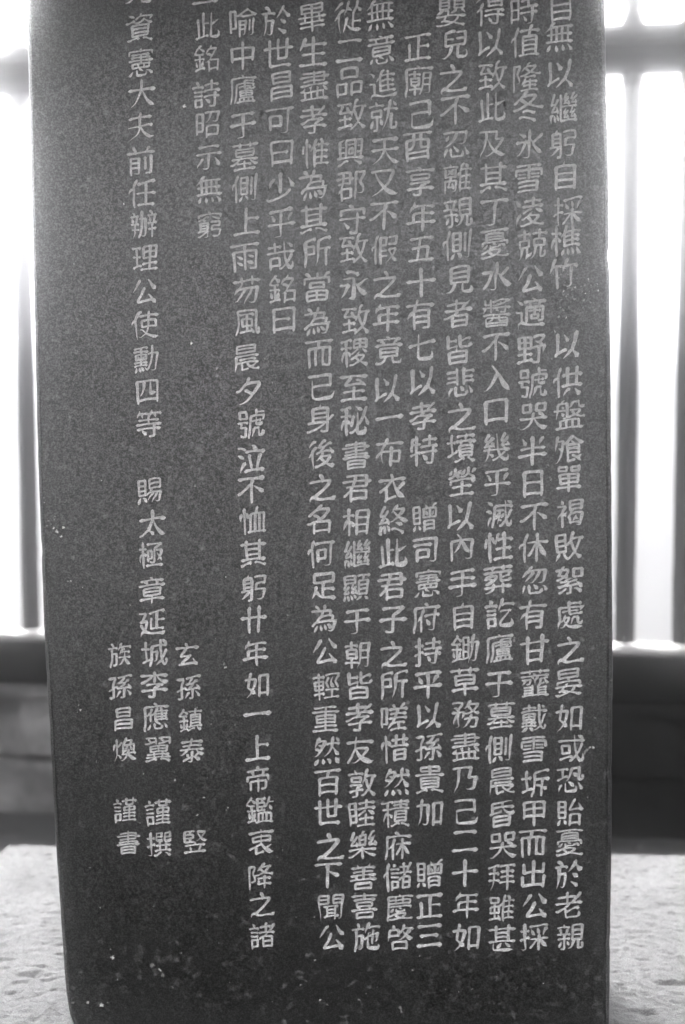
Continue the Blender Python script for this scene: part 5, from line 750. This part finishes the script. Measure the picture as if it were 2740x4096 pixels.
EM_DEFAULT = 0.0324
EM_COL = {9: 0.0313, 10: 0.030, 11: 0.0305, 12: 0.0285, 13: 0.028}
DEPTH = 0.0013
placed = []                                     # (x, z, stroke outlines in mm, their boxes)
shape_rnd = random.Random(11)
for ci, row in enumerate(TEXT):
    for ch, (x, z) in zip(row[0], row[1]):
        # strokes get thinner towards the weathered top of the stone
        weight = 1.03 if z < 900 else 1.03-0.16*min(1, (z-900)/400)
        polys = brush_strokes(decode(STROKES[ch]), shape_rnd, weight)
        xs = [p[0] for l in polys for p in l]; ys = [p[1] for l in polys for p in l]
        cx, cy = (min(xs)+max(xs))/2, (min(ys)+max(ys))/2
        em = EM_COL.get(ci, EM_DEFAULT)*1000*rnd.uniform(0.965, 1.03)
        wid = rnd.uniform(0.95, 1.0)
        rot = rnd.uniform(-0.02, 0.02); sh = rnd.uniform(0.105, 0.155); so = rnd.uniform(-0.01, 0.02)
        seed = rnd.uniform(0, 50)
        out = []
        for l in polys:
            nl = []
            for p in l:
                u, v = (p[0]-cx)*wid, p[1]-cy
                v2 = v+sh*u-0.03*u*abs(u)
                u2 = u*(1+0.12*v)+so*v
                u3 = u2*math.cos(rot)-v2*math.sin(rot); v3 = u2*math.sin(rot)+v2*math.cos(rot)
                jx = noise.noise(Vector((u*12+seed, v*12, 0)))*0.010+noise.noise(Vector((u*2.5+seed, v*2.5, 7)))*0.025
                jy = noise.noise(Vector((u*12+seed, v*12, 20)))*0.010+noise.noise(Vector((u*2.5+seed, v*2.5, 31)))*0.025
                nl.append(((u3+jx)*em, (v3+jy)*em))
            out.append(nl)
        bxs = [(min(p[0] for p in l), max(p[0] for p in l), min(p[1] for p in l), max(p[1] for p in l)) for l in out]
        placed.append((x, z, out, bxs))

# ---- each carved character: its floor and walls, sunk into the slab
def char_mesh(polys, boxes):
    co = []; ed = []
    for l in polys:
        s = len(co)
        co += [Vector(p) for p in l]
        ed += [(s+i, s+(i+1) % len(l)) for i in range(len(l))]
    v, e, f, ov, oe, of = geometry.delaunay_2d_cdt(co, ed, [], 0, 1e-4)
    tris = []
    for t in f:
        mx = sum(v[i].x for i in t)/len(t); my = sum(v[i].y for i in t)/len(t)
        if in_strokes(polys, boxes, mx, my): tris.append(tuple(t))
    cnt = {}
    for t in tris:
        for i in range(len(t)):
            a, b = t[i], t[(i+1) % len(t)]
            k = (min(a, b), max(a, b)); cnt[k] = cnt.get(k, 0)+1
    V = [(p.x/1000, DEPTH, p.y/1000) for p in v]
    F = list(tris); top = {}
    for (a, b), c in cnt.items():
        if c != 1: continue
        for q in (a, b):
            if q not in top: top[q] = len(V); V.append((v[q].x/1000, 0.00005, v[q].y/1000))
        F.append((a, b, top[b], top[a]))
    m = bpy.data.meshes.new('carved_character')
    m.from_pydata(V, [], F)
    m.materials.append(M_GROOVE)
    return m
sx, sy, sz = STELE
allco = []; alled = []
for x, z, polys, boxes in placed:
    link('carved_character', char_mesh(polys, boxes), None, stele, (x/1000-sx, -sy, z/1000-sz))
    for l in polys:
        s = len(allco)
        allco += [Vector((p[0]+x, p[1]+z)) for p in l]
        alled += [(s+i, s+(i+1) % len(l)) for i in range(len(l))]

# ---- the slab: front face with a hole for every character, worn arris, sides and back
INS = [(0.0085, 0.0), (0.0050, 0.0007), (0.0024, 0.0022), (0.0007, 0.0048), (0.0, 0.0085), (0.0, 0.05), (0.0, 0.12), (0.0, THICK-0.008), (0.006, THICK)]
rings = []
V = []
for ins, dy in INS:
    ring = []
    for (x, z, nx, nz) in outline:
        z2 = min(max(z, ZB+ins), ZT-ins)
        x2 = x
        xl, xr = lerp_edge(L_EDGE, z2)+ins, lerp_edge(R_EDGE, z2)-ins
        if nx: x2 = x+nx*ins
        x2 = min(max(x2, xl), xr)
        ring.append((x2, dy, z2))
    rings.append(ring)
# drop repeated points of the inset rings only for the triangulated front
front = []
for (x, y, z) in rings[0]: front.append(Vector((x*1000, z*1000)))
s0 = len(allco)
co = allco+front
ed = alled+[(s0+i, s0+(i+1) % len(front)) for i in range(len(front))]
v, e, f, ov, oe, of = geometry.delaunay_2d_cdt(co, ed, [], 1, 1e-3)
# bucket characters for the inside test
bk = {}
for k, (x, z, loops, boxes) in enumerate(placed):
    xs = [p[0] for l in loops for p in l]; ys = [p[1] for l in loops for p in l]
    x0, x1, z0, z1 = x+min(xs), x+max(xs), z+min(ys), z+max(ys)
    for a in range(int(x0//20), int(x1//20)+1):
        for b in range(int(z0//20), int(z1//20)+1): bk.setdefault((a, b), []).append((k, x0, x1, z0, z1))
V = [(p.x/1000-sx, 0.0-sy, p.y/1000-sz) for p in v]
F = []
for t in f:
    mx = sum(v[i].x for i in t)/len(t); my = sum(v[i].y for i in t)/len(t)
    hole = False
    for (k, x0, x1, z0, z1) in bk.get((int(mx//20), int(my//20)), ()):
        if x0 <= mx <= x1 and z0 <= my <= z1:
            x, z, loops, boxes = placed[k]
            if in_strokes(loops, boxes, mx-x, my-z): hole = True; break
    if not hole: F.append(tuple(t))
base = len(V); N = len(outline)
for ring in rings:
    for (x, y, z) in ring: V.append((x-sx, y-sy, z-sz))
for r_ in range(len(rings)-1):
    for i in range(N):
        j = (i+1) % N
        F.append((base+r_*N+i, base+r_*N+j, base+(r_+1)*N+j, base+(r_+1)*N+i))
F.append(tuple(base+(len(rings)-1)*N+i for i in range(N)))
me = bpy.data.meshes.new('slab')
me.from_pydata(V, [], F)
nfront = base
sm = [False]*len(me.polygons)
nf = len(F)-1-N*(len(rings)-1)
for i in range(nf, len(F)-1): sm[i] = True
me.polygons.foreach_set('use_smooth', sm)
me.validate()
link('slab', me, M_SLAB, stele)
# make sure the front looks towards -Y and the grooves open that way
for m in [o.data for o in COL.objects if o.type == 'MESH' and o.parent == stele]:
    bmx = bmesh.new(); bmx.from_mesh(m)
    bmesh.ops.remove_doubles(bmx, verts=bmx.verts, dist=2e-6)
    flip = [q for q in bmx.faces if abs(q.normal.y) > 0.9 and q.normal.y > 0 and q.calc_center_median().y < 0.03-0*sy and len(q.verts) < 50]
    if flip: bmesh.ops.reverse_faces(bmx, faces=flip)
    bmx.to_mesh(m); bmx.free()

# ---- flaked spots and knocks on the face: thin broken patches of pale stone, (x, z, radius) in millimetres
CHIPS = [
    (-165.7, 1213.4, 1.89), (-161.6, 969.4, 1.68), (-134.7, 943.5, 1.89), (-159.5, 819.6, 1.68), (-230.8, 1114.2, 1.26), (-284.7, 1052.8, 0.84),
    (-268.5, 1140.3, 0.84), (-26.7, 1172.4, 2.52), (135.9, 1015.0, 1.26), (217.2, 979.6, 1.47), (214.1, 951.7, 1.05), (211.3, 841.6, 1.47),
    (214.8, 826.7, 1.68), (213.4, 828.6, 1.26), (177.1, 656.4, 1.89), (177.9, 659.6, 1.05), (14.2, 321.1, 2.52), (11.5, 319.1, 1.68),
    (252.7, 792.0, 1.05), (263.0, 574.8, 1.89), (261.6, 542.5, 1.68), (254.8, 539.8, 2.93), (253.0, 537.0, 2.10), (258.2, 542.5, 1.68),
    (280.0, 615.1, 1.47), (259.2, 614.4, 1.26), (256.1, 610.6, 1.05), (-317.0, 782.1, 1.47), (-311.0, 783.5, 1.68), (-319.2, 777.0, 1.47),
    (-311.7, 774.4, 1.68), (-314.6, 778.7, 1.26), (-308.3, 770.6, 2.52), (-301.4, 774.9, 1.68), (-303.5, 765.3, 1.89), (-310.1, 786.7, 1.26),
    (-321.2, 774.9, 0.84), (-297.5, 717.2, 1.68), (-281.9, 710.6, 0.84), (-288.4, 583.0, 1.89), (-286.6, 577.5, 1.47), (-289.9, 575.3, 1.26),
    (-270.4, 521.4, 1.89), (-279.4, 403.6, 1.47), (-269.2, 359.1, 1.68), (-256.4, 303.2, 2.52), (-251.3, 278.4, 1.26), (-285.0, 251.7, 2.10),
    (-269.8, 249.2, 2.52), (-301.6, 251.3, 2.10), (-262.8, 252.2, 1.26), (-212.4, 295.6, 2.93), (-201.6, 284.6, 2.52), (-190.7, 270.7, 2.10),
    (-204.2, 290.1, 2.10), (-210.1, 361.5, 1.68), (-180.6, 309.7, 1.05), (-139.4, 321.7, 1.47), (-151.5, 336.1, 0.84), (-83.9, 445.4, 1.05),
    (-69.1, 426.4, 1.26), (-74.6, 418.0, 1.05), (9.0, 379.3, 1.68), (-34.6, 304.8, 1.26), (-29.4, 260.1, 1.89), (-21.2, 254.6, 1.68),
    (12.8, 261.0, 1.68), (57.5, 253.5, 2.72), (58.8, 249.4, 1.68), (70.9, 295.7, 1.26), (25.1, 336.6, 1.05), (194.5, 449.5, 1.05),
    (256.2, 488.4, 1.26), (-62.1, 682.2, 1.26), (-87.5, 680.7, 1.26), (-230.9, 692.0, 1.05), (-130.8, 629.2, 1.68), (-128.1, 625.7, 1.05),
    (-119.3, 562.8, 1.05), (-144.9, 563.6, 1.26), (-185.0, 501.9, 1.47), (-175.5, 496.5, 1.05), (-154.0, 483.0, 1.68), (-149.7, 505.0, 1.05),
    (-161.0, 463.6, 1.47), (-129.7, 469.6, 1.68), (-223.8, 453.9, 1.68), (-129.5, 625.1, 1.26), (-287.7, 831.0, 0.84), (-321.8, 807.0, 1.05),
    (-321.1, 801.6, 0.84), (-99.8, 954.3, 1.26), (-76.4, 928.1, 1.26), (-84.1, 952.9, 1.05), (-110.4, 951.7, 0.84), (-73.8, 919.0, 1.05),
    (259.8, 1028.1, 0.69), (253.2, 1009.5, 1.40), (233.1, 1029.4, 1.26), (227.1, 1030.2, 0.79), (228.5, 1015.9, 1.39), (260.9, 1021.5, 1.20),
    (230.0, 1017.7, 0.67), (247.9, 1018.4, 0.96), (222.4, 1004.2, 1.18), (230.6, 1023.9, 0.65), (234.9, 1015.2, 1.16), (251.8, 1020.7, 0.82),
    (250.7, 1033.3, 1.40), (250.8, 1031.4, 1.46), (220.9, 995.1, 1.64), (246.0, 1004.3, 1.38), (225.7, 1017.4, 1.14), (247.3, 1026.8, 1.50),
    (225.2, 1001.9, 1.57), (225.0, 1017.2, 1.59), (235.2, 1033.8, 0.86), (230.6, 1004.9, 0.80), (243.6, 1025.6, 1.58), (228.6, 993.9, 1.37),
    (225.5, 1021.2, 1.31), (230.0, 1026.0, 0.85), (234.4, 1023.9, 1.49), (233.8, 1045.5, 0.83), (237.1, 1024.7, 1.31), (236.3, 1012.6, 1.55),
    (246.6, 1012.0, 1.52), (237.5, 1012.8, 1.55), (223.6, 1012.3, 0.66), (223.0, 1038.6, 1.40), (239.3, 1034.1, 0.86), (225.3, 1042.3, 1.05),
    (226.9, 1044.2, 0.99), (223.2, 1046.3, 0.87), (229.2, 1041.3, 0.87), (220.6, 1034.8, 1.46), (229.9, 1037.8, 0.86), (215.2, 1038.2, 1.46),
    (234.2, 1046.5, 1.56), (223.4, 1047.3, 1.03), (222.5, 1045.3, 0.92), (213.2, 1037.6, 0.95), (220.0, 1044.1, 1.27), (244.7, 1020.4, 1.11),
    (229.4, 1025.9, 0.86), (231.3, 1025.0, 0.90), (238.3, 1024.3, 0.94), (229.6, 1026.4, 1.87), (253.5, 1027.1, 1.08), (230.1, 1024.0, 1.46),
    (226.4, 1027.2, 1.58), (234.4, 1022.4, 1.39), (236.3, 1024.5, 1.27), (115.7, 713.3, 0.55), (-297.0, 721.1, 0.55), (-294.3, 717.6, 1.05),
    (-127.9, 472.2, 1.05), (93.6, 520.1, 0.55), (-54.9, 352.2, 0.84), (39.1, 838.8, 0.63), (32.8, 276.0, 0.55), (-27.3, 380.5, 0.55),
    (232.1, 450.1, 0.84), (97.0, 527.8, 0.63), (203.7, 563.4, 0.63), (-127.7, 722.6, 1.05), (169.3, 317.9, 0.55), (-23.2, 501.8, 0.55),
    (52.0, 291.1, 0.55), (-89.5, 575.5, 1.05), (133.6, 751.6, 0.55), (-88.2, 707.7, 1.05), (134.1, 476.3, 0.63), (-163.3, 287.4, 0.55),
    (188.2, 747.0, 1.05), (-185.8, 510.6, 0.55), (78.2, 831.4, 0.55), (-16.6, 355.2, 0.63), (-231.9, 259.1, 0.63), (0.9, 586.5, 0.63),
    (119.5, 359.3, 0.63), (183.7, 278.1, 0.63), (-219.1, 508.2, 0.84), (-57.1, 592.3, 1.05), (-264.9, 360.9, 1.05), (-258.7, 312.5, 0.63),
    (12.1, 654.2, 0.63), (161.5, 290.1, 1.05), (72.6, 253.4, 0.55), (-81.4, 257.1, 1.05), (91.9, 379.3, 0.63), (-139.5, 656.2, 0.55),
    (248.8, 440.0, 0.63), (-4.5, 728.5, 1.05), (-212.1, 446.0, 0.55), (104.6, 477.1, 0.63), (-100.3, 293.7, 0.84), (-35.3, 352.6, 1.05),
    (41.3, 821.8, 1.05), (-8.4, 650.6, 0.63), (-160.1, 581.6, 1.05), (106.5, 274.7, 0.63), (13.2, 530.5, 1.05), (78.6, 347.8, 1.05),
    (56.4, 617.3, 0.63), (-85.8, 316.5, 1.05), (-127.9, 277.8, 0.84), (210.7, 364.2, 1.05), (-253.8, 651.4, 0.63), (120.8, 272.6, 0.84),
    (-183.7, 513.6, 0.55), (19.2, 513.7, 0.55), (230.7, 585.1, 0.84), (162.6, 643.1, 0.55), (89.3, 874.5, 0.63), (24.2, 596.9, 0.63),
    (262.7, 364.7, 0.55), (222.1, 538.6, 0.84), (78.6, 311.5, 0.84), (88.0, 464.7, 0.63), (206.3, 479.3, 0.63), (-259.4, 825.3, 0.63),
    (131.3, 657.1, 0.63), (58.7, 596.2, 1.05), (-212.7, 688.6, 0.63), (89.0, 251.4, 0.55), (19.6, 868.1, 0.55), (7.6, 526.8, 0.63),
    (-191.5, 422.3, 1.05), (72.7, 562.0, 0.63), (109.6, 371.6, 0.63), (173.4, 751.5, 0.63), (246.7, 548.5, 0.63), (-79.0, 383.9, 0.55),
    (-187.5, 449.2, 0.84), (191.1, 444.1, 0.84), (-129.7, 393.8, 0.55), (20.9, 268.2, 0.84), (251.7, 583.3, 0.55), (154.4, 378.4, 0.63),
    (-99.1, 624.3, 0.63), (-213.5, 474.6, 0.63), (-38.9, 296.8, 0.55), (-50.4, 276.9, 1.05), (-148.2, 622.3, 0.55), (-167.8, 724.2, 0.55),
    (189.1, 347.2, 0.55), (158.0, 534.5, 0.55), (15.1, 586.8, 0.63), (174.7, 510.0, 0.63), (114.1, 579.9, 0.84), (96.9, 456.2, 0.63),
    (133.2, 350.1, 1.05), (135.0, 275.7, 1.05), (57.2, 572.3, 1.05), (-125.8, 755.5, 0.63), (250.8, 657.0, 0.63), (-260.7, 482.7, 0.55),
    (-86.1, 556.3, 0.55), (-209.6, 718.9, 0.55), (211.4, 283.9, 1.05), (10.3, 488.5, 0.55), (40.8, 315.5, 0.84),
]
chip_rnd = random.Random(5)
for cx, cz, cr in CHIPS:
    n = 9 if cr < 2 else 16
    ph = chip_rnd.uniform(0, 6); st = chip_rnd.uniform(0.4, 0.95)
    rim = []
    for i in range(n):
        a = 2*math.pi*i/n
        r_ = cr*(0.45+0.85*chip_rnd.random())
        x_, z_ = math.cos(a)*r_, math.sin(a)*r_*st
        rim.append((x_*math.cos(ph)-z_*math.sin(ph), x_*math.sin(ph)+z_*math.cos(ph)))
    Vc = [(0, -0.00028, 0)]+[(x_/1000*0.55, -0.00022, z_/1000*0.55) for x_, z_ in rim]+[(x_/1000, -0.00002, z_/1000) for x_, z_ in rim]
    Fc = []
    for i in range(n):
        j = (i+1) % n
        Fc.append((0, 1+i, 1+j)); Fc.append((1+i, 1+n+i, 1+n+j, 1+j))
    m = bpy.data.meshes.new('chip'); m.from_pydata(Vc, [], Fc); m.materials.append(chip_rnd.choice([M_GROOVE, M_CHIP, M_CHIP]))
    link('chip', m, None, stele, (cx/1000-sx, -sy, cz/1000-sz))

# ================================================================== FENCE behind the stele
FY = R(8.4)-YAW
P0 = Vector((-0.0869, 1.4944, 0))
fence = empty('picket_fence', P0, -FY)          # local x runs along the fence, right end nearer to the camera
tag(fence, 'dark wooden picket fence with knobbed square bars behind the stele', 'fence')
FX0, FX1 = -1.75, 1.75
Z_SILL, Z_RAIL0, Z_RAIL1 = 0.392, 1.548, 1.640
def fpart(name, bm, mat, **k): return from_bm(name, bm, mat, fence, **k)

# base beam with a pale plastered strip on top
fpart('base_beam', rough_block(FX0, FX1, -0.040, 0.060, 0.286, Z_SILL-0.012, 0.006, 0.0015, 0.05, 3), M_BEAM)
fpart('sill_strip', rough_block(FX0, FX1, -0.032, 0.052, Z_SILL-0.0118, Z_SILL, 0.003, 0.001, 0.04, 4), M_SILL)
# the rail: square timber set on edge, with a groove along its middle
bm = bmesh.new()
prof = [(-0.026, 0.010), (-0.030, 0.022), (-0.030, 0.040), (-0.024, 0.046), (-0.024, 0.052), (-0.030, 0.058), (-0.030, 0.074), (-0.020, 0.092), (0.022, 0.092), (0.030, 0.080), (0.030, 0.010), (0.024, 0.0), (-0.018, 0.0)]
nseg = 70
rows = []
for i in range(nseg+1):
    x = FX0+(FX1-FX0)*i/nseg
    rows.append([bm.verts.new((x, y+0.0008*noise.noise(Vector((x*6, y*30, z*30))), Z_RAIL0+z+0.0012*noise.noise(Vector((x*3, y*5, 1))))) for y, z in prof])
for a, b in zip(rows, rows[1:]):
    for i in range(len(prof)):
        j = (i+1) % len(prof)
        bm.faces.new((a[i], a[j], b[j], b[i]))
bm.faces.new(rows[0]); bm.faces.new(rows[-1][::-1])
fpart('rail', bm, M_RAIL)

def bar_mesh(name, sections, nside, turn=0.0, seed=0, jit=0.0007, smooth=False):
    """stack of regular polygons (z, radius), closed"""
    bm = bmesh.new(); rows = []
    for z, r_ in sections:
        row = []
        for i in range(nside):
            a = turn+2*math.pi*i/nside
            k = 1+0.035*noise.noise(Vector((z*9, seed, i)))
            row.append(bm.verts.new((math.cos(a)*r_*k+jit*noise.noise(Vector((z*12, seed*3, 1))), math.sin(a)*r_*k, z)))
        rows.append(row)
    for a, b in zip(rows, rows[1:]):
        for i in range(nside):
            j = (i+1) % nside
            bm.faces.new((a[i], a[j], b[j], b[i]))
    bm.faces.new(rows[0][::-1]); bm.faces.new(rows[-1])
    bmesh.ops.recalc_face_normals(bm, faces=bm.faces)
    m = bpy.data.meshes.new(name); bm.to_mesh(m); bm.free()
    if smooth: m.polygons.foreach_set('use_smooth', [True]*len(m.polygons))
    return m
half = 0.0203                                   # bars stand corner-forward: half diagonal
bar_secs = [(0.398, half*0.98)]+[(0.41+0.06*i, half) for i in range(19)]+[(Z_RAIL0+0.003, half)]
col_secs = [(Z_RAIL0-0.026, half*1.05), (Z_RAIL0-0.014, half*1.2), (Z_RAIL0+0.002, half*1.25)]
fin_secs = [(Z_RAIL1-0.004, 0.0245), (Z_RAIL1+0.006, 0.0240), (Z_RAIL1+0.018, 0.0195), (Z_RAIL1+0.030, 0.0150), (Z_RAIL1+0.038, 0.0150), (Z_RAIL1+0.046, 0.0215),
            (Z_RAIL1+0.054, 0.0240), (Z_RAIL1+0.064, 0.0235), (Z_RAIL1+0.074, 0.0185), (Z_RAIL1+0.084, 0.011), (Z_RAIL1+0.090, 0.004)]
fin_mesh = bar_mesh('finial', fin_secs, 14, 0, 2, 0, True); fin_mesh.materials.append(M_WOOD)
col_mesh = bar_mesh('collar', col_secs, 8, math.pi/8, 4); col_mesh.materials.append(M_WOOD)
bar_meshes = [bar_mesh('bar', bar_secs, 4, 0, s) for s in range(5)]
for m in bar_meshes: m.materials.append(M_WOOD)
S0, PITCHF = 0.588, 0.1167
for k in range(-20, 10):
    s = S0+PITCHF*k
    if not (FX0+0.04 < s < FX1-0.04): continue
    b = link('bar', bar_meshes[k % 5], None, fence, (s+rnd.uniform(-.001, .001), 0.008, 0))
    link('collar', col_mesh, None, b)
    link('finial', fin_mesh, None, b)

# ================================================================== LOW FOUNDATION WALL under the fence
wall = empty('foundation_wall', P0, -FY)
tag(wall, 'low rubble foundation wall carrying the dark picket fence', 'wall')
x = FX0; i = 0
while x < FX1-0.05:
    w = min([0.62, 0.55, 0.7][i % 3], FX1-x)
    if FX1-x-w < 0.2: w = FX1-x
    bm = rough_block(x+0.002, x+w-0.002, -0.062, 0.085, 0.258, 0.2845, 0.006, 0.003, 0.025, 20+i)
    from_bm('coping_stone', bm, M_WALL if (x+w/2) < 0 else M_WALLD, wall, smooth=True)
    x += w; i += 1
x = FX0; i = 0
while x < FX1-0.05:
    w = min([0.30, 0.37, 0.27, 0.33][i % 4], FX1-x)
    if FX1-x-w < 0.12: w = FX1-x
    zmid = 0.125+rnd.uniform(-0.012, 0.012)
    for (za, zb, q) in ((-0.03, zmid-0.003, 0), (zmid+0.003, 0.2565, 1)):
        bm = rough_block(x+0.003, x+w-0.003, -0.045+rnd.uniform(-0.005, 0.005), 0.07, za, zb, 0.010, 0.009, 0.016, 40+i*2+q, 13)
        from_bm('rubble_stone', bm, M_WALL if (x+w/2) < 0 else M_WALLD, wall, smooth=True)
    x += w; i += 1

# ================================================================== pebbles on the strip of ground behind the pedestal
def pebble(x, y, r_, label, seed):
    bm = bmesh.new()
    bmesh.ops.create_icosphere(bm, subdivisions=3, radius=1.0)
    for v in bm.verts:
        n = noise.noise(v.co*1.3+Vector((seed, 0, 0)))
        v.co = Vector((v.co.x*r_*1.3, v.co.y*r_, v.co.z*r_*0.75))*(1+0.35*n)
    o = from_bm('pebble', bm, M_PEBBLE, None, True, (x, y, r_*0.55))
    tag(o, label, 'pebble')
pebble(-0.775, 1.355, 0.010, 'small dark pebble on the ground left of the stele behind the pedestal', 3)
pebble(-0.757, 1.348, 0.007, 'tiny dark pebble touching the larger one left of the stele', 8)
pebble(0.512, 1.33, 0.006, 'small dark pebble on the ground right of the stele behind the pedestal', 5)

# ================================================================== added unseen sheets in front, dark and pale, for the slab's reflection
def sheet(name, x0, x1, y0, y1, z, mat, n=20):
    bm = bmesh.new()
    bmesh.ops.create_grid(bm, x_segments=n, y_segments=n, size=0.5)
    for v in bm.verts: v.co = Vector((x0+(v.co.x+.5)*(x1-x0), y0+(v.co.y+.5)*(y1-y0), z))
    return from_bm(name, bm, mat)
tag(sheet('reflector_sheet', -14, 14, -30, -1.96, 0.004, M_REFLECTOR, 30), kind='structure')
tag(sheet('dark_reflected_sheet', -1.9, 1.9, -1.95, -0.075, 0.004, M_DARKENER), kind='structure')

# ================================================================== open shelter over the stele (unseen, added to shade it and shape its reflection)
shelter = empty('added_shelter', (0, -0.1, 0))
tag(shelter, 'unseen open timber shelter with four round posts and a low roof, added to shade the stele', 'shelter')
SXH, SY0, SY1, ZF, ZR = 2.35, -1.95, 2.05, 1.86, 1.97
for px in (-SXH, SXH):
    for py, top in ((SY0, ZF), (SY1, ZR)):
        m = bar_mesh('post', [(-0.02, 0.10), (0.3, 0.098), (1.2, 0.094), (top+0.02, 0.09)], 20, 0, px+py, 0.001, True)
        m.materials.append(M_RAIL)
        link('post', m, None, shelter, (px, py, 0))
for py, zz in ((SY0, ZF), (SY1, ZR)):
    from_bm('lintel', rough_block(-SXH-0.25, SXH+0.25, py-0.07, py+0.07, zz, zz+0.16, 0.006, 0.002, 0.3, 5), M_RAIL, shelter)
for px in (-SXH, SXH):
    from_bm('lintel', rough_block(px-0.07, px+0.07, SY0+0.071, SY1-0.071, ZF+0.002, ZF+0.15, 0.006, 0.002, 0.3, 6), M_RAIL, shelter)
bm = bmesh.new()
ex = SXH+0.7  # front eave set low to darken the reflection at the slab's top
for y0, z0, y1, z1 in ((-2.75, 1.85, -0.1, 2.70), (2.35, 2.10, -0.0999, 2.70)):
    lo = [bm.verts.new(p) for p in ((-ex, y0, z0), (ex, y0, z0), (ex, y1, z1), (-ex, y1, z1))]
    hi = [bm.verts.new((v.co.x, v.co.y, v.co.z+0.09)) for v in lo]
    bm.faces.new(lo); bm.faces.new(hi[::-1])
    for a in range(4):
        bm.faces.new((lo[a], lo[(a+1) % 4], hi[(a+1) % 4], hi[a]))
from_bm('roof', bm, M_RAIL, shelter)

# ================================================================== HAZE, an added box that imitates lens bloom around the bright sky
HAZE_DENSITY = 0.145
bm = bmesh.new()
bmesh.ops.create_cube(bm, size=1.0)
for v in bm.verts: v.co = Vector((v.co.x*244, v.co.y*244, -1.0 if v.co.z < 0 else 3.0))
hm = bpy.data.materials.new('lens_bloom_haze')  # stands in for lens glare, not for mist in the air
hm.use_nodes = True
hn = hm.node_tree
hn.nodes.clear()
pv = hn.nodes.new('ShaderNodeVolumePrincipled')
pv.inputs['Density'].default_value = HAZE_DENSITY
pv.inputs['Anisotropy'].default_value = 0.993
pv.inputs['Color'].default_value = (0.97, 0.97, 0.98, 1)
ho = hn.nodes.new('ShaderNodeOutputMaterial')
hn.links.new(pv.outputs[0], ho.inputs['Volume'])
tag(from_bm('bloom_haze', bm, hm), kind='stuff')
